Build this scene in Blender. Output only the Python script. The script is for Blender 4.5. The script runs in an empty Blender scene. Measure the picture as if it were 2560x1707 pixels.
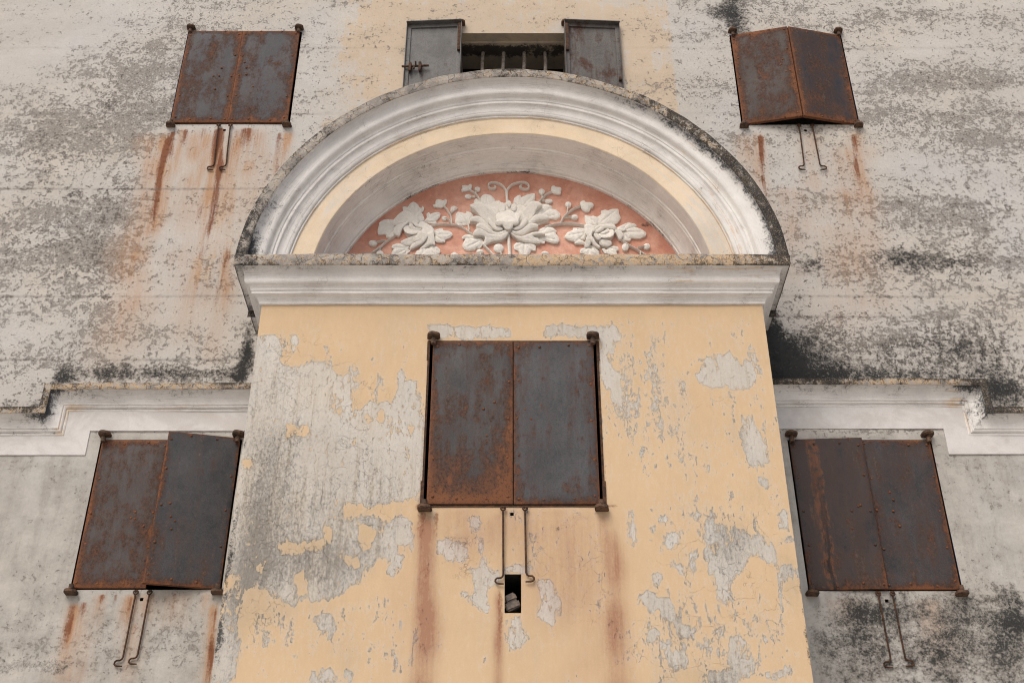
import bpy, bmesh, math, random
import numpy as np
from mathutils import Vector, Matrix
from mathutils.geometry import delaunay_2d_cdt
R = math.radians
scene = bpy.context.scene
# ------------------------------------------------------------------ camera
FPX = 3048.0                                     # focal length in pixels of the 2560 px wide photograph
TH = math.atan(1977/3048.0)                      # camera looks up 33 degrees
CT, ST = math.cos(TH), math.sin(TH)
cam = bpy.data.cameras.new('camera'); cam.sensor_width = 36; cam.lens = FPX/2560*36; cam.clip_end = 3000; cam.clip_start = .05
co = bpy.data.objects.new('camera', cam); scene.collection.objects.link(co)
co.location = (0, 0, 0); co.rotation_euler = (math.pi/2+TH, 0, 0); scene.camera = co
# ------------------------------------------------------------------ sky and sun (bright overcast)
SUN_EL, SUN_AZ = 47, 208
w = bpy.data.worlds.new('World'); scene.world = w; w.use_nodes = True
nt = w.node_tree; bg = nt.nodes['Background']
sky = nt.nodes.new('ShaderNodeTexSky'); sky.sky_type = 'NISHITA'; sky.sun_disc = False
sky.sun_elevation = R(SUN_EL); sky.sun_rotation = R(SUN_AZ)
sky.dust_density = 5.0; sky.air_density = 1.0; sky.ozone_density = .6
nt.links.new(sky.outputs[0], bg.inputs[0]); bg.inputs[1].default_value = 0.12
sun = bpy.data.lights.new('sun', 'SUN'); sun.energy = 1.1; sun.angle = R(35); sun.color = (1, .985, .96)
so = bpy.data.objects.new('sun', sun); scene.collection.objects.link(so)
d = Vector((math.sin(R(SUN_AZ))*math.cos(R(SUN_EL)), math.cos(R(SUN_AZ))*math.cos(R(SUN_EL)), math.sin(R(SUN_EL))))
so.rotation_euler = d.to_track_quat('Z', 'Y').to_euler(); so.location = (-5, -5, 20)
vs = scene.view_settings; vs.view_transform = 'Standard'; vs.look = 'None'; vs.gamma = 1; vs.exposure = 0.15
scene.render.engine = 'CYCLES'; scene.cycles.use_denoising = True; scene.cycles.max_bounces = 6
scene.cycles.diffuse_bounces = 4; scene.cycles.pixel_filter_type = 'BLACKMAN_HARRIS'; scene.cycles.filter_width = 1.05

# ------------------------------------------------------------------ measured planes
W = 8.42          # main wall face
T = 7.70          # face of the projecting bay
G = -1.6          # ground
K = 2560/2352
def U(x, y, Y):   # where the sight line through a pixel of the 2352 px wide view meets a wall plane
    u = (x*K-1280)/FPX; v = (853.5-y*K)/FPX
    t = Y/(CT-v*ST)
    return (u*t, (ST+v*CT)*t)
rng = random.Random(7)

# ------------------------------------------------------------------ node helper
class S:
    def __init__(s, g, k): s.g, s.k = g, k
    def _m(s, op, *a, clamp=False):
        n = s.g.nodes.new('ShaderNodeMath'); n.operation = op; n.use_clamp = clamp
        for i, v in enumerate((s,)+a):
            if isinstance(v, S): s.g.links.new(v.k, n.inputs[i])
            else: n.inputs[i].default_value = v
        return S(s.g, n.outputs[0])
    def __add__(s, o): return s._m('ADD', o)
    __radd__ = __add__
    def __mul__(s, o): return s._m('MULTIPLY', o)
    __rmul__ = __mul__
    def __sub__(s, o): return s._m('SUBTRACT', o)
    def __rsub__(s, o): return s._m('MULTIPLY', -1.0)+o
    def clamp(s): return s._m('ADD', 0.0, clamp=True)
    def max(s, o): return s._m('MAXIMUM', o)
    def min(s, o): return s._m('MINIMUM', o)
    def abs(s): return s._m('ABSOLUTE')
    def pow(s, o): return s._m('POWER', o)
    def ss(s, lo, hi, a=0., b=1.):
        n = s.g.nodes.new('ShaderNodeMapRange'); n.interpolation_type = 'SMOOTHSTEP'
        s.g.links.new(s.k, n.inputs[0])
        for i, v in enumerate((lo, hi, a, b)): n.inputs[1+i].default_value = v
        return S(s.g, n.outputs[0])
class Mat:
    def __init__(s, name):
        s.m = bpy.data.materials.new(name); s.m.use_nodes = True; s.g = s.m.node_tree
        s.b = s.g.nodes['Principled BSDF']; s.geo = s.g.nodes.new('ShaderNodeNewGeometry')
        s.P = s.geo.outputs['Position']
    def attr(s, name):
        n = s.g.nodes.new('ShaderNodeAttribute'); n.attribute_name = name
        sp = s.g.nodes.new('ShaderNodeSeparateColor'); s.g.links.new(n.outputs['Color'], sp.inputs[0])
        return [S(s.g, sp.outputs[i]) for i in range(3)] + [S(s.g, n.outputs['Alpha'])]
    def vecattr(s, name):
        n = s.g.nodes.new('ShaderNodeAttribute'); n.attribute_name = name; return n.outputs['Vector']
    def xyz(s, v=None):
        n = s.g.nodes.new('ShaderNodeSeparateXYZ'); s.g.links.new(v or s.P, n.inputs[0])
        return [S(s.g, n.outputs[i]) for i in range(3)]
    def mapv(s, sc=(1,1,1), loc=(0,0,0), v=None):
        n = s.g.nodes.new('ShaderNodeMapping'); n.inputs['Scale'].default_value = sc; n.inputs['Location'].default_value = loc
        s.g.links.new(v or s.P, n.inputs[0]); return n.outputs[0]
    def noise(s, scale, detail=4, rough=.55, dist=0., sc=(1,1,1), loc=(0,0,0), v=None, gain=1.7):
        n = s.g.nodes.new('ShaderNodeTexNoise'); n.inputs['Scale'].default_value = scale
        n.inputs['Detail'].default_value = detail; n.inputs['Roughness'].default_value = rough; n.inputs['Distortion'].default_value = dist
        s.g.links.new(s.mapv(sc, loc, v), n.inputs['Vector']); return S(s.g, n.outputs[0])*gain-(gain-1)*.5
    def crack(s, scale, loc=(0,0,0), sc=(1,1,1), warp=.08, v=None):   # distance to the nearest crack line
        n = s.g.nodes.new('ShaderNodeTexNoise'); n.inputs['Scale'].default_value = scale*1.6; n.inputs['Detail'].default_value = 4
        base = s.mapv(sc, loc, v); s.g.links.new(base, n.inputs['Vector'])
        a = s.g.nodes.new('ShaderNodeVectorMath'); a.operation = 'MULTIPLY_ADD'; a.inputs[1].default_value = (warp,)*3
        s.g.links.new(n.outputs['Color'], a.inputs[0]); s.g.links.new(base, a.inputs[2])
        vo = s.g.nodes.new('ShaderNodeTexVoronoi'); vo.feature = 'DISTANCE_TO_EDGE'; vo.inputs['Scale'].default_value = scale
        s.g.links.new(a.outputs[0], vo.inputs['Vector']); return S(s.g, vo.outputs['Distance'])
    def mix(s, f, a, b):
        n = s.g.nodes.new('ShaderNodeMix'); n.data_type = 'RGBA'
        for v, k in ((f, 0), (a, 6), (b, 7)):
            if isinstance(v, S): s.g.links.new(v.k, n.inputs[k])
            elif k == 0: n.inputs[0].default_value = v
            else: n.inputs[k].default_value = (*v, 1)
        return S(s.g, n.outputs[2])
    def tone(s, col, f):    # scale a colour by a factor
        n = s.g.nodes.new('ShaderNodeVectorMath'); n.operation = 'SCALE'
        s.g.links.new(col.k, n.inputs[0]); s.g.links.new(f.k, n.inputs[3]); return S(s.g, n.outputs[0])
    def out(s, col, rough=.9, height=None, dist=.004, strength=1., metal=None, spec=.25):
        if isinstance(col, S): s.g.links.new(col.k, s.b.inputs['Base Color'])
        else: s.b.inputs['Base Color'].default_value = (*col, 1)
        for key, v in (('Roughness', rough), ('Metallic', metal)):
            if v is None: continue
            if isinstance(v, S): s.g.links.new(v.k, s.b.inputs[key])
            else: s.b.inputs[key].default_value = v
        s.b.inputs['Specular IOR Level'].default_value = spec
        if height is not None:
            n = s.g.nodes.new('ShaderNodeBump'); n.inputs['Distance'].default_value = dist; n.inputs['Strength'].default_value = strength
            s.g.links.new(height.k, n.inputs['Height']); s.g.links.new(n.outputs[0], s.b.inputs['Normal'])
        return s.m

# ------------------------------------------------------------------ materials
CREAM = (.51, .475, .425); BLUEW = (.51, .515, .51); GREYP = (.235, .205, .175); MOLD = (.022, .024, .025)
YELLOW = (.62, .462, .295); PLAST = (.42, .395, .365)
def m_main():
    m = Mat('weathered_limewash')
    patch, mold, rust, joint = m.attr('A'); yel, light, low, core = m.attr('B')
    x, y, z = m.xyz()
    big = m.noise(1.1, 3, .5, .3, loc=(3, 0, 1))
    n1 = m.noise(4.6, 9, .74, .1, sc=(1.1, 1, 1.25))
    n2 = m.noise(17, 8, .74, .1, sc=(1, 1, 1.1), loc=(5, 1, 2))
    n3 = m.noise(60, 4, .6, 0)
    n4 = m.noise(48, 5, .75, .0, sc=(1, 1, 1.05), loc=(8, 3, 1))
    vs_ = m.noise(15, 6, .68, .2, sc=(1, 1, .10), loc=(2, 0, 0))
    col = m.mix((big*.9+n2*.25-.28+light*.9).clamp(), CREAM, BLUEW)
    col = m.tone(col, n3*.16+n2*.12+.86)
    # yellow wash showing behind the arch
    ym = (yel*1.2+(n1-.5)*.8+(vs_-.5)*.5+(big-.5)*.5).ss(.42, .72)*.72
    col = m.mix(ym, col, (.56, .435, .30))
    # lower wall: greyer and smoother
    col = m.mix(low*(.55+(n1-.5)*1.2).clamp(), col, (.36, .35, .32))
    # flaked paint: a ragged skin lost from the plaster
    dirtn = m.noise(1.7, 5, .6, .3, sc=(.7, 1, 1.2), loc=(4, 9, 1))
    col = m.tone(col, 1.10-dirtn*.16-n1*.10)
    band = m.noise(2.6, 4, .6, .2, sc=(.35, 1, 1.6), loc=(1, 6, 2))
    f = n1*.20+n2*.36+n4*.30+band*.14+(patch-.42)*.17+(dirtn-.5)*.07+.012
    loss = f.ss(.560, .588)
    deep = f.ss(.61, .72)
    speck = (n2*.42+n4*.38+n3*.2+patch*.12).ss(.675, .72)  # dark specks: small flakes and the painted shadow of flake edges
    grey = m.mix(n3.ss(.2, .8), (.31, .285, .255), (.20, .183, .165))
    col = m.mix(f.ss(.46, .60)*.26, col, (.29, .265, .24))
    col = m.mix(loss*.66, col, grey)
    col = m.mix(deep*.66, col, (.105, .098, .09))
    lk = 1-low*.55; loss = loss*lk; deep = deep*lk; speck = speck*lk
    rimd = (f.ss(.548, .562)-f.ss(.568, .588)).clamp()
    lw = (vs_*.5+n1*.3+n2*.2).ss(.42, .70)*low; col = m.mix(lw*.45, col, (.27, .245, .215))
    col = m.mix(rimd*lk*.45*n2.ss(.35, .7), col, (.13, .115, .1))  # dark rim along the flakes, edge shadow painted into the colour
    col = m.mix(speck*.75, col, (.12, .105, .09))
    # faint ochre and orange run-off
    v2 = m.noise(42, 6, .7, .1, sc=(1, 1, .07), loc=(6, 0, 2))
    rn = (rust*(vs_*1.0+.40+(v2-.5)*1.2+(n4-.5)*.4))
    col = m.mix((rn*1.05).clamp()*.85, col, (.42, .235, .12))
    rc = (core*(vs_*1.2+.65)+(v2-.5)*.9+(n4-.5)*.4+(n3-.5)*.3).ss(.22, 1.0)*core.ss(.03, .5)
    col = m.mix(rc*.95, col, (.19, .072, .035))
    # horizontal pour joints
    jl = joint*(n2*1.0+n1*.8-.55).clamp()*2
    col = m.mix(jl.clamp()*.7, col, (.12, .105, .09))
    # black mould
    mm = (mold*.98+(n1-.5)*.7+(n2-.5)*1.0+(n4-.5)*.7+(n3-.5)*.3)
    black = (mm-(1-n3)*.30-(1-n4)*.15).ss(.36, .82)
    soft = mm.ss(.22, .75)
    col = m.mix(soft*.74*mold.ss(.02, .25), col, (.14, .13, .115))
    col = m.mix(black*.93, col, m.mix((n2*.5+n4*.5).ss(.5, .8), MOLD, (.10, .095, .085)))
    h = (1-loss)*.8+n2*.35+n3*.25-speck*.4-jl*.5
    return m.out(col, .92, h, .006, .8)
def m_bay():
    m = Mat('peeling_yellow_paint')
    lossd, dirt, rust, crk = m.attr('A'); core, white, mold, top = m.attr('B')
    x, y, z = m.xyz()
    n1 = m.noise(5, 8, .72, .2, sc=(1.4, 1, .75)); n2 = m.noise(19, 7, .72, .15, sc=(1.5, 1, .62), loc=(4, 1, 1)); n3 = m.noise(85, 4, .65)
    scr = m.noise(26, 6, .75, .1, sc=(1, 1, .055), loc=(1, 0, 3))
    scr2 = m.noise(7, 6, .7, .3, sc=(1, 1, .12), loc=(7, 0, 3))
    big = m.noise(1.6, 3, .5, .2, loc=(9, 2, 0))
    n5 = m.noise(46, 5, .72, .1, sc=(1.3, 1, .8), loc=(6, 2, 2))
    act = lossd.ss(.05, .45)
    f = lossd+(n1-.5)*.80+(n2-.5)*.95+(n5-.5)*.42+(scr2-.5)*.55*act+(scr-.5)*.40*act
    loss = f.ss(.50, .545)*(.80+n5*.22).clamp()
    tone_mask = f.ss(.20, .54)          # thin, washed out paint before it is gone
    pl = m.mix((big*.6+n1*.6-.1+white).clamp(), (.44, .415, .37), (.575, .56, .525))
    pl = m.tone(pl, n3*.20+n2*.22+.80)
    pl = m.mix((scr.ss(.5, .8)*.5), pl, (.40, .335, .255))
    pl = m.mix((scr2*.6+n5*.4).ss(.55, .8)*.35, pl, (.33, .30, .265))
    dm = (dirt*.78+(n1-.5)*.45+(n2-.5)*.8+(scr-.5)*.8+(n5-.5)*1.1).ss(.15, 1.2)
    pl = m.mix((scr2*.5+big*.5).ss(.45, .8)*.3, pl, (.56, .45, .31))
    pl = m.mix(dm*.78, pl, (.13, .122, .11))
    # shrinkage cracks
    c1 = m.crack(5.5, warp=.22); c2 = m.crack(17, loc=(2, 3, 1), warp=.07)
    cm = (1-c1.ss(.002, .011))*crk.ss(.05, .5)+(1-c2.ss(.01, .035))*(crk-.35).clamp()*1.1*n1.ss(.42, .55)
    cm = cm.clamp()*(n5*.5+n1*.5).ss(.40, .62)
    ye = m.mix((big*.9+n1*.4-.25).clamp(), YELLOW, (.55, .40, .245))
    ye = m.mix(tone_mask*.55, ye, (.57, .505, .415))
    ye = m.mix((scr2*.5+big*.5).ss(.5, .85)*.38, ye, (.54, .47, .38))
    ye = m.mix((dirt+(n1-.5)*.6+(scr2-.5)*.5).ss(.35, 1.)*.35, ye, (.36, .30, .22))
    ye = m.tone(ye, n2*.10+n3*.07+n1*.06+.885)
    thin = (n1*.55+scr*.45+lossd*.3).ss(.62, .95)
    ye = m.mix(thin*.45, ye, (.57, .485, .39))
    col = m.mix(loss, ye, pl)
    # little chips outside the big losses
    chip = (n2*.66+n3*.16+n1*.18+lossd*.16+top).ss(.79, .81)
    col = m.mix(chip*.8, col, (.43, .41, .38))
    edge = (f.ss(.475, .50)-f.ss(.51, .54)).clamp()
    col = m.mix(edge*.55*n1.ss(.35, .75), col, (.15, .115, .08))
    col = m.mix(cm*.40, col, (.17, .135, .10))
    # one long sparse crack net across the painted part
    c3 = m.crack(2.2, loc=(5, 0, 2), warp=.5)
    col = m.mix((1-c3.ss(.001, .004))*.35*n1.ss(.55, .8), col, (.24, .155, .09))
    rn = rust*(scr2*.8+scr*1.1+.15+(n2-.5)*.4+(n5-.5)*.7)
    col = m.mix((rn*.95).clamp()*.9, col, (.33, .17, .105))
    rc = (core*(scr2*1.2+.5)+(n2-.5)*.7+(n5-.5)*.7+(n3-.5)*.4).ss(.30, 1.0)*core.ss(.03, .4)
    col = m.mix(rc*.75, col, (.20, .075, .035))
    bm = (mold*.85+(n1-.5)*.9+(n2-.5)*1.1+(n3-.5)*.6).ss(.42, .9)
    col = m.mix(bm*.9, col, MOLD)
    h = (1-loss)*.9+n2*.18+n3*.12-cm*.7-chip*.3+thin*.05
    return m.out(col, .88, h, .005, .85)
def m_trim(name='white_plaster', warm=.38, tint=(.735, .72, .695), yellow=False):
    """plaster mouldings: brushed lime paint, ochre scrapes, black growth from attribute A"""
    m = Mat(name)
    mold, scr_a, dust, core = m.attr('A'); uv = m.vecattr('sweep')
    n1 = m.noise(3, 6, .65, .3); n2 = m.noise(19, 7, .7, .4); n3 = m.noise(80, 4, .6)
    br = m.noise(5, 6, .7, .3, sc=(.35, 6, 1), v=uv); br2 = m.noise(16, 5, .7, .2, sc=(.25, 7, 1), loc=(3, 1, 0), v=uv)
    if yellow:
        col = m.mix((br*.7+br2*.5+n1*.3+scr_a*.5-.35).clamp(), (.70, .53, .32), (.68, .60, .50))
        col = m.mix((scr_a*.9+(br-.5)*1.6+(n2-.5)*.6).ss(.45, .75)*.75, col, (.60, .56, .50))
    else:
        col = m.mix((n1*1.1+br*.5-.35).clamp(), tint, tuple(c*.88 for c in tint))
        col = m.mix((scr_a*.8+(br-.5)*1.3+(n1-.5)*.9+(br2-.5)*.5).ss(.52, .78)*warm*2.2, col, (.66, .50, .35))
        col = m.mix(((br2-.5)*1.5+(n1-.5)).ss(.12, .3)*.35, col, (.40, .37, .34))
    grime = m.noise(2.1, 6, .65, .3, loc=(3, 7, 1)); col = m.tone(col, 1.06-grime.ss(.3, .9)*.16)
    col = m.tone(col, n3*.14+n2*.12+.87)
    c = m.crack(5, warp=.2); cm = (1-c.ss(.001, .006))*n1.ss(.48, .6)
    col = m.mix(cm*.5, col, (.2, .17, .14))
    fl = (n2*.75+n3*.15+n1*.1).ss(.82, .85)
    col = m.mix(fl*.5, col, (.30, .27, .24))
    mv = mold*1.0+(n1-.5)*.9+(n2-.5)*1.1+(n3-.5)*.6
    col = m.mix(mv.ss(.2, .7)*.35*mold.ss(.02, .25), col, (.20, .205, .21))
    n7 = m.noise(45, 5, .75, 0, loc=(1, 5, 2)); col = m.mix((mv-(1-n7)*.35).ss(.26, .78)*.93, col, m.mix(n7.ss(.5, .85), (.022, .026, .03), (.12, .12, .12)))
    h = n2*.3+n3*.15+br2*.25-cm*.5-fl*.3
    return m.out(col, .85, h, .004, .7)
def m_coping():
    m = Mat('weathered_stone_edge')
    mold, warm, d_, e_ = m.attr('A'); uv = m.vecattr('sweep')
    n1 = m.noise(6, 6, .7, .4); n2 = m.noise(28, 7, .72, .5); n3 = m.noise(95, 4, .7)
    col = m.mix(n1.ss(.3, .7), (.44, .40, .35), (.24, .225, .21))
    col = m.mix((n2+warm*.25).ss(.58, .70)*.8, col, (.60, .42, .24))
    col = m.mix((n2*.6+n3*.4).ss(.52, .64)*.5, col, (.17, .155, .15))
    c = m.crack(7, warp=.12); cm = (1-c.ss(.004, .02))
    mv = mold*.92+(n1-.5)*1.2+(n2-.5)*1.3+(n3-.5)*.8
    col = m.mix(cm*.65, col, (.05, .045, .045))
    col = m.mix((mv-(1-n3)*.2).ss(.30, .74)*.93, col, m.mix(n3.ss(.5, .8), (.02, .022, .024), (.24, .20, .15)))
    return m.out(col, .95, n2*.7+n3*.4-cm*.6, .008, 1.)
def m_pink():
    m = Mat('terracotta_limewash')
    n1 = m.noise(3.2, 6, .65, .6); n2 = m.noise(22, 7, .7, .4); n3 = m.noise(75, 4, .65)
    x, y, z = m.xyz(); mold, tone_mask, a_, b_ = m.attr('A')  # A: edge darkening with one spot, then the deeper red towards the rim
    col = m.mix(n1.ss(.35, .65), (.72, .44, .34), (.61, .32, .235))
    col = m.mix((tone_mask+(n1-.5)*.6).clamp()*.75, col, (.46, .19, .13))
    col = m.tone(col, n2*.3+n3*.16+.77)
    col = m.mix((n2*.6+n3*.4+tone_mask*.07).ss(.70, .82)*.55, col, (.60, .45, .36))
    col = m.mix((mold+(n2-.5)*1.5).ss(.5, .9)*.8, col, (.07, .05, .04))
    return m.out(col, .92, n2*.5+n3*.3, .004, .8)
def m_relief():
    m = Mat('stucco_relief')
    n1 = m.noise(8, 6, .65, .4); n2 = m.noise(40, 6, .7); n3 = m.noise(110, 3, .6)
    col = m.mix(n1, (.82, .79, .73), (.73, .69, .63))
    col = m.tone(col, n2*.2+n3*.12+.84)
    col = m.mix((n2*.6+n3*.4).ss(.74, .84)*.6, col, (.22, .19, .16))
    return m.out(col, .9, n2*.6+n3*.4+n1*.3, .007, 1.)
def m_steel(seed=0., rust=.4, base=(.072, .078, .092), streak=.3, brown=.3, orange=(.20, .075, .030), sidek=1.0, specks=.5, foot=.12, run=None):
    """riveted sheet steel: blue-grey oxide, rust creeping from the edges, run marks. attribute A: r=distance to edge (m), g=height 0..1"""
    m = Mat('rusty_sheet_steel')
    ed, vv, riv, cu = m.attr('A'); L = (seed*3.1, seed*1.7, seed*2.3)
    n1 = m.noise(4.5, 8, .72, .15, sc=(1.2, 1, .8), loc=L); n2 = m.noise(20, 7, .72, .2, loc=L); n3 = m.noise(95, 4, .7, loc=L)
    st = m.noise(13, 6, .7, .15, sc=(1, 1, .13), loc=L)
    col = m.mix(n1.ss(.2, .8), tuple(c*.42 for c in base), tuple(c*.78 for c in base))
    col = m.tone(col, n3*.75+n2*.4+.22)
    bf = (brown*1.+.10+(n1-.5)*.75+(st-.5)*.8+(n2-.5)*.3)
    col = m.mix(bf.ss(.25, .75)*.85, col, (.052, .032, .025))
    col = m.mix((st*.6+n1*.4).ss(.58, .9)*streak, col, (.12, .105, .10))
    k = 1-ed.ss(0, .085); k2 = 1-ed.ss(0, .02)
    rr = rust*.66-.19+(n1-.5)*.95+(n2-.5)*.32+(st-.5)*.3+(n3-.5)*.22+k*.30*sidek+k2*.25*sidek+riv*.3+(1-vv).pow(3.)*foot
    n6 = m.noise(52, 5, .75, .1, sc=(1, 1, .8), loc=L)
    col = m.mix(rr.ss(.10, .42)*.85, col, m.mix(n6.ss(.25, .75), (.032, .018, .014), (.085, .044, .030)))
    hot = rr.ss(.25, .75)*(k*.55+riv*.5+(1-vv).pow(3.)*foot*1.4+n1.ss(.5, .8)*.7+.10).clamp()
    col = m.mix(hot*n6.ss(.15, .55), col, orange)
    col = m.mix((n6*.55+st*.45).ss(.60, .82)*.5, col, (.135, .118, .112))
    sp = (n3*.5+n2*.25+n6*.25+rust*.05+k*.05).ss(.60, .72)
    col = m.mix(sp*specks, col, (.10, .042, .02))
    if run:      # one dark run mark with an orange border down the sheet
        du = (cu-run+(n1-.5)*.14+(st-.5)*.22).abs()
        col = m.mix((1-du.ss(.03, .10))*.8*n2.ss(.3, .6), col, orange); col = m.mix((1-du.ss(.01, .06))*.9*(vv*-1.+1.25).clamp()*n2.ss(.2, .5), col, (.010, .010, .010))
    dkv = (n3*.5+st*.5).ss(.62, .8)
    col = m.mix(dkv*.4, col, (.022, .02, .02))
    return m.out(col, rr.ss(.1, .5, .55, .85), n2*.35+n3*.35+rr.ss(.1, .5)*.4, .0018, .8, metal=0., spec=.3)
def m_simple(name, c1, c2, sc=30, rough=.8, metal=0., bump=.002):
    m = Mat(name); n = m.noise(sc, 6, .65); n3 = m.noise(sc*4, 3, .6)
    col = m.tone(m.mix(n.ss(.35, .65), c1, c2), n3*.4+.8)
    return m.out(col, rough, n*.6+n3*.4, bump, .9, metal)
M = {}
M['main'] = m_main(); M['bay'] = m_bay(); M['trim'] = m_trim(); M['soffit'] = m_trim('niche_plaster', .22, (.86, .835, .79))
M['ytrim'] = m_trim('yellow_plaster_band', yellow=True); M['coping'] = m_coping(); M['pink'] = m_pink(); M['relief'] = m_relief()
M['iron'] = m_simple('rusted_iron', (.045, .028, .02), (.10, .05, .028), 35, .85, .1)
M['ironfix'] = m_simple('rusted_iron_fixing', (.07, .05, .038), (.14, .08, .05), 28, .85, .1)
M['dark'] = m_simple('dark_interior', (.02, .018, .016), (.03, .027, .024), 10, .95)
M['reveal'] = m_simple('grimy_reveal_plaster', (.20, .165, .125), (.13, .115, .095), 9, .95)
M['stone'] = m_simple('rough_stone', (.22, .175, .14), (.12, .105, .095), 26, .9, 0, .006)
M['bar'] = m_simple('corroded_grille_bar', (.16, .125, .10), (.24, .22, .20), 40, .85, .1)
M['ground'] = m_simple('pale_bounce_ground', (.58, .545, .50), (.52, .485, .44), 2, .95, 0, .004)  # unseen ground, kept pale to bounce light up into the niche

# ------------------------------------------------------------------ object helpers
BO = Vector((0, W, G))
def link(o): scene.collection.objects.link(o); return o
root = link(bpy.data.objects.new('old_granary_building', None)); root.location = BO
root['label'] = 'weathered plaster building with yellow bay, half round pediment and rusty steel window shutters'
root['category'] = 'building'
WORLD = {root: BO}
def mobj(name, verts, faces, mats, parent=root, origin=None, fmat=None, smooth=True, attrs=None, label=None):
    me = bpy.data.meshes.new(name)
    V = np.asarray(verts, float)
    o0 = Vector(origin) if origin is not None else Vector(V.mean(0))
    me.from_pydata((V-np.array(o0)).tolist(), [], [tuple(f) for f in faces] if not isinstance(faces, np.ndarray) else faces.tolist())
    for mm in (mats if isinstance(mats, (list, tuple)) else [mats]): me.materials.append(mm)
    if fmat is not None: me.polygons.foreach_set('material_index', np.asarray(fmat, np.int32))
    me.polygons.foreach_set('use_smooth', np.full(len(me.polygons), smooth, bool))
    for k, a in (attrs or {}).items():
        a = np.asarray(a, np.float32)
        if a.shape[1] == 3:
            at = me.attributes.new(k, 'FLOAT_VECTOR', 'POINT'); at.data.foreach_set('vector', a.ravel())
        else:
            at = me.attributes.new(k, 'FLOAT_COLOR', 'POINT'); at.data.foreach_set('color', a.ravel())
    me.update()
    o = link(bpy.data.objects.new(name, me))
    if parent is not None: o.parent = parent; o.location = o0-WORLD[parent]
    else: o.location = o0
    WORLD[o] = o0
    if label: o['label'] = label
    return o
class MB:                                         # collects simple solids for ONE object
    def __init__(s): s.v, s.f, s.m, s.at = [], [], [], []
    def add(s, vs_, fs, mi=0, a=(1., .5, 0., 0.)):
        b = len(s.v); s.v += [tuple(p) for p in vs_]; s.f += [tuple(b+i for i in f) for f in fs]; s.m += [mi]*len(fs)
        s.at += (list(a) if isinstance(a, np.ndarray) else [a]*len(vs_)); return s
    def box(s, x0, x1, y0, y1, z0, z1, mi=0, bev=0., mtx=None, a=(1., .5, 0., 0.)):
        bm = bmesh.new(); bmesh.ops.create_cube(bm, size=1)
        for v in bm.verts: v.co = Vector(((x0+x1)/2+v.co.x*(x1-x0), (y0+y1)/2+v.co.y*(y1-y0), (z0+z1)/2+v.co.z*(z1-z0)))
        if bev: bmesh.ops.bevel(bm, geom=bm.edges[:], offset=bev, segments=2, affect='EDGES', profile=.7)
        return s.bm(bm, mi, mtx, a)
    def bm(s, bm, mi=0, mtx=None, a=(1., .5, 0., 0.)):
        bm.verts.index_update()
        vs_ = [(mtx @ v.co if mtx else v.co)[:] for v in bm.verts]
        s.add(vs_, [[v.index for v in f.verts] for f in bm.faces], mi, a); bm.free(); return s
    def tube(s, pts, r, seg=10, mi=0, cap=True):
        pts = [Vector(p) for p in pts]; rr = r if isinstance(r, (list, tuple)) else [r]*len(pts)
        ref = Vector((0, 1, 0)); vs_ = []
        for i, p in enumerate(pts):
            t = (pts[min(i+1, len(pts)-1)]-pts[max(i-1, 0)]).normalized()
            q = ref if abs(t.dot(ref)) < .95 else Vector((1, 0, 0))
            u = t.cross(q).normalized(); v = t.cross(u)
            vs_ += [p+(u*math.cos(2*math.pi*k/seg)+v*math.sin(2*math.pi*k/seg))*rr[i] for k in range(seg)]
        fs = [[i*seg+k, i*seg+(k+1) % seg, (i+1)*seg+(k+1) % seg, (i+1)*seg+k] for i in range(len(pts)-1) for k in range(seg)]
        if cap: fs += [list(range(seg))[::-1], [(len(pts)-1)*seg+k for k in range(seg)]]
        return s.add([p[:] for p in vs_], fs, mi)
    def dome(s, c, r, h, ax=Vector((0, -1, 0)), seg=10, mi=0, a=(1., .5, 1., 0.)):
        q = ax.to_track_quat('Z', 'Y'); vs_ = []; fs = []
        for j, (rr, hh) in enumerate(((1, 0), (.92, .45), (.6, .85))):
            vs_ += [Vector(c)+q @ Vector((math.cos(2*math.pi*k/seg)*r*rr, math.sin(2*math.pi*k/seg)*r*rr, hh*h)) for k in range(seg)]
        vs_.append(Vector(c)+q @ Vector((0, 0, h)))
        for j in range(2): fs += [[j*seg+k, j*seg+(k+1) % seg, (j+1)*seg+(k+1) % seg, (j+1)*seg+k] for k in range(seg)]
        fs += [[2*seg+k, 2*seg+(k+1) % seg, 3*seg] for k in range(seg)]
        return s.add([v[:] for v in vs_], fs, mi, a)
    def build(s, name, mats, parent=root, origin=None, smooth=True, label=None):
        o = mobj(name, s.v, s.f, mats, parent, origin, s.m, smooth, {'A': np.array(s.at, np.float32)}, label)
        if smooth: o.data.set_sharp_from_angle(angle=R(38))
        return o
def dup(o, parent, delta):                        # copy sharing the mesh, moved by delta (world)
    c = link(o.copy()); c.parent = parent; wpos = WORLD[o]+Vector(delta)
    c.location = wpos-(WORLD[parent] if parent else Vector()); WORLD[c] = wpos; return c
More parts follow.
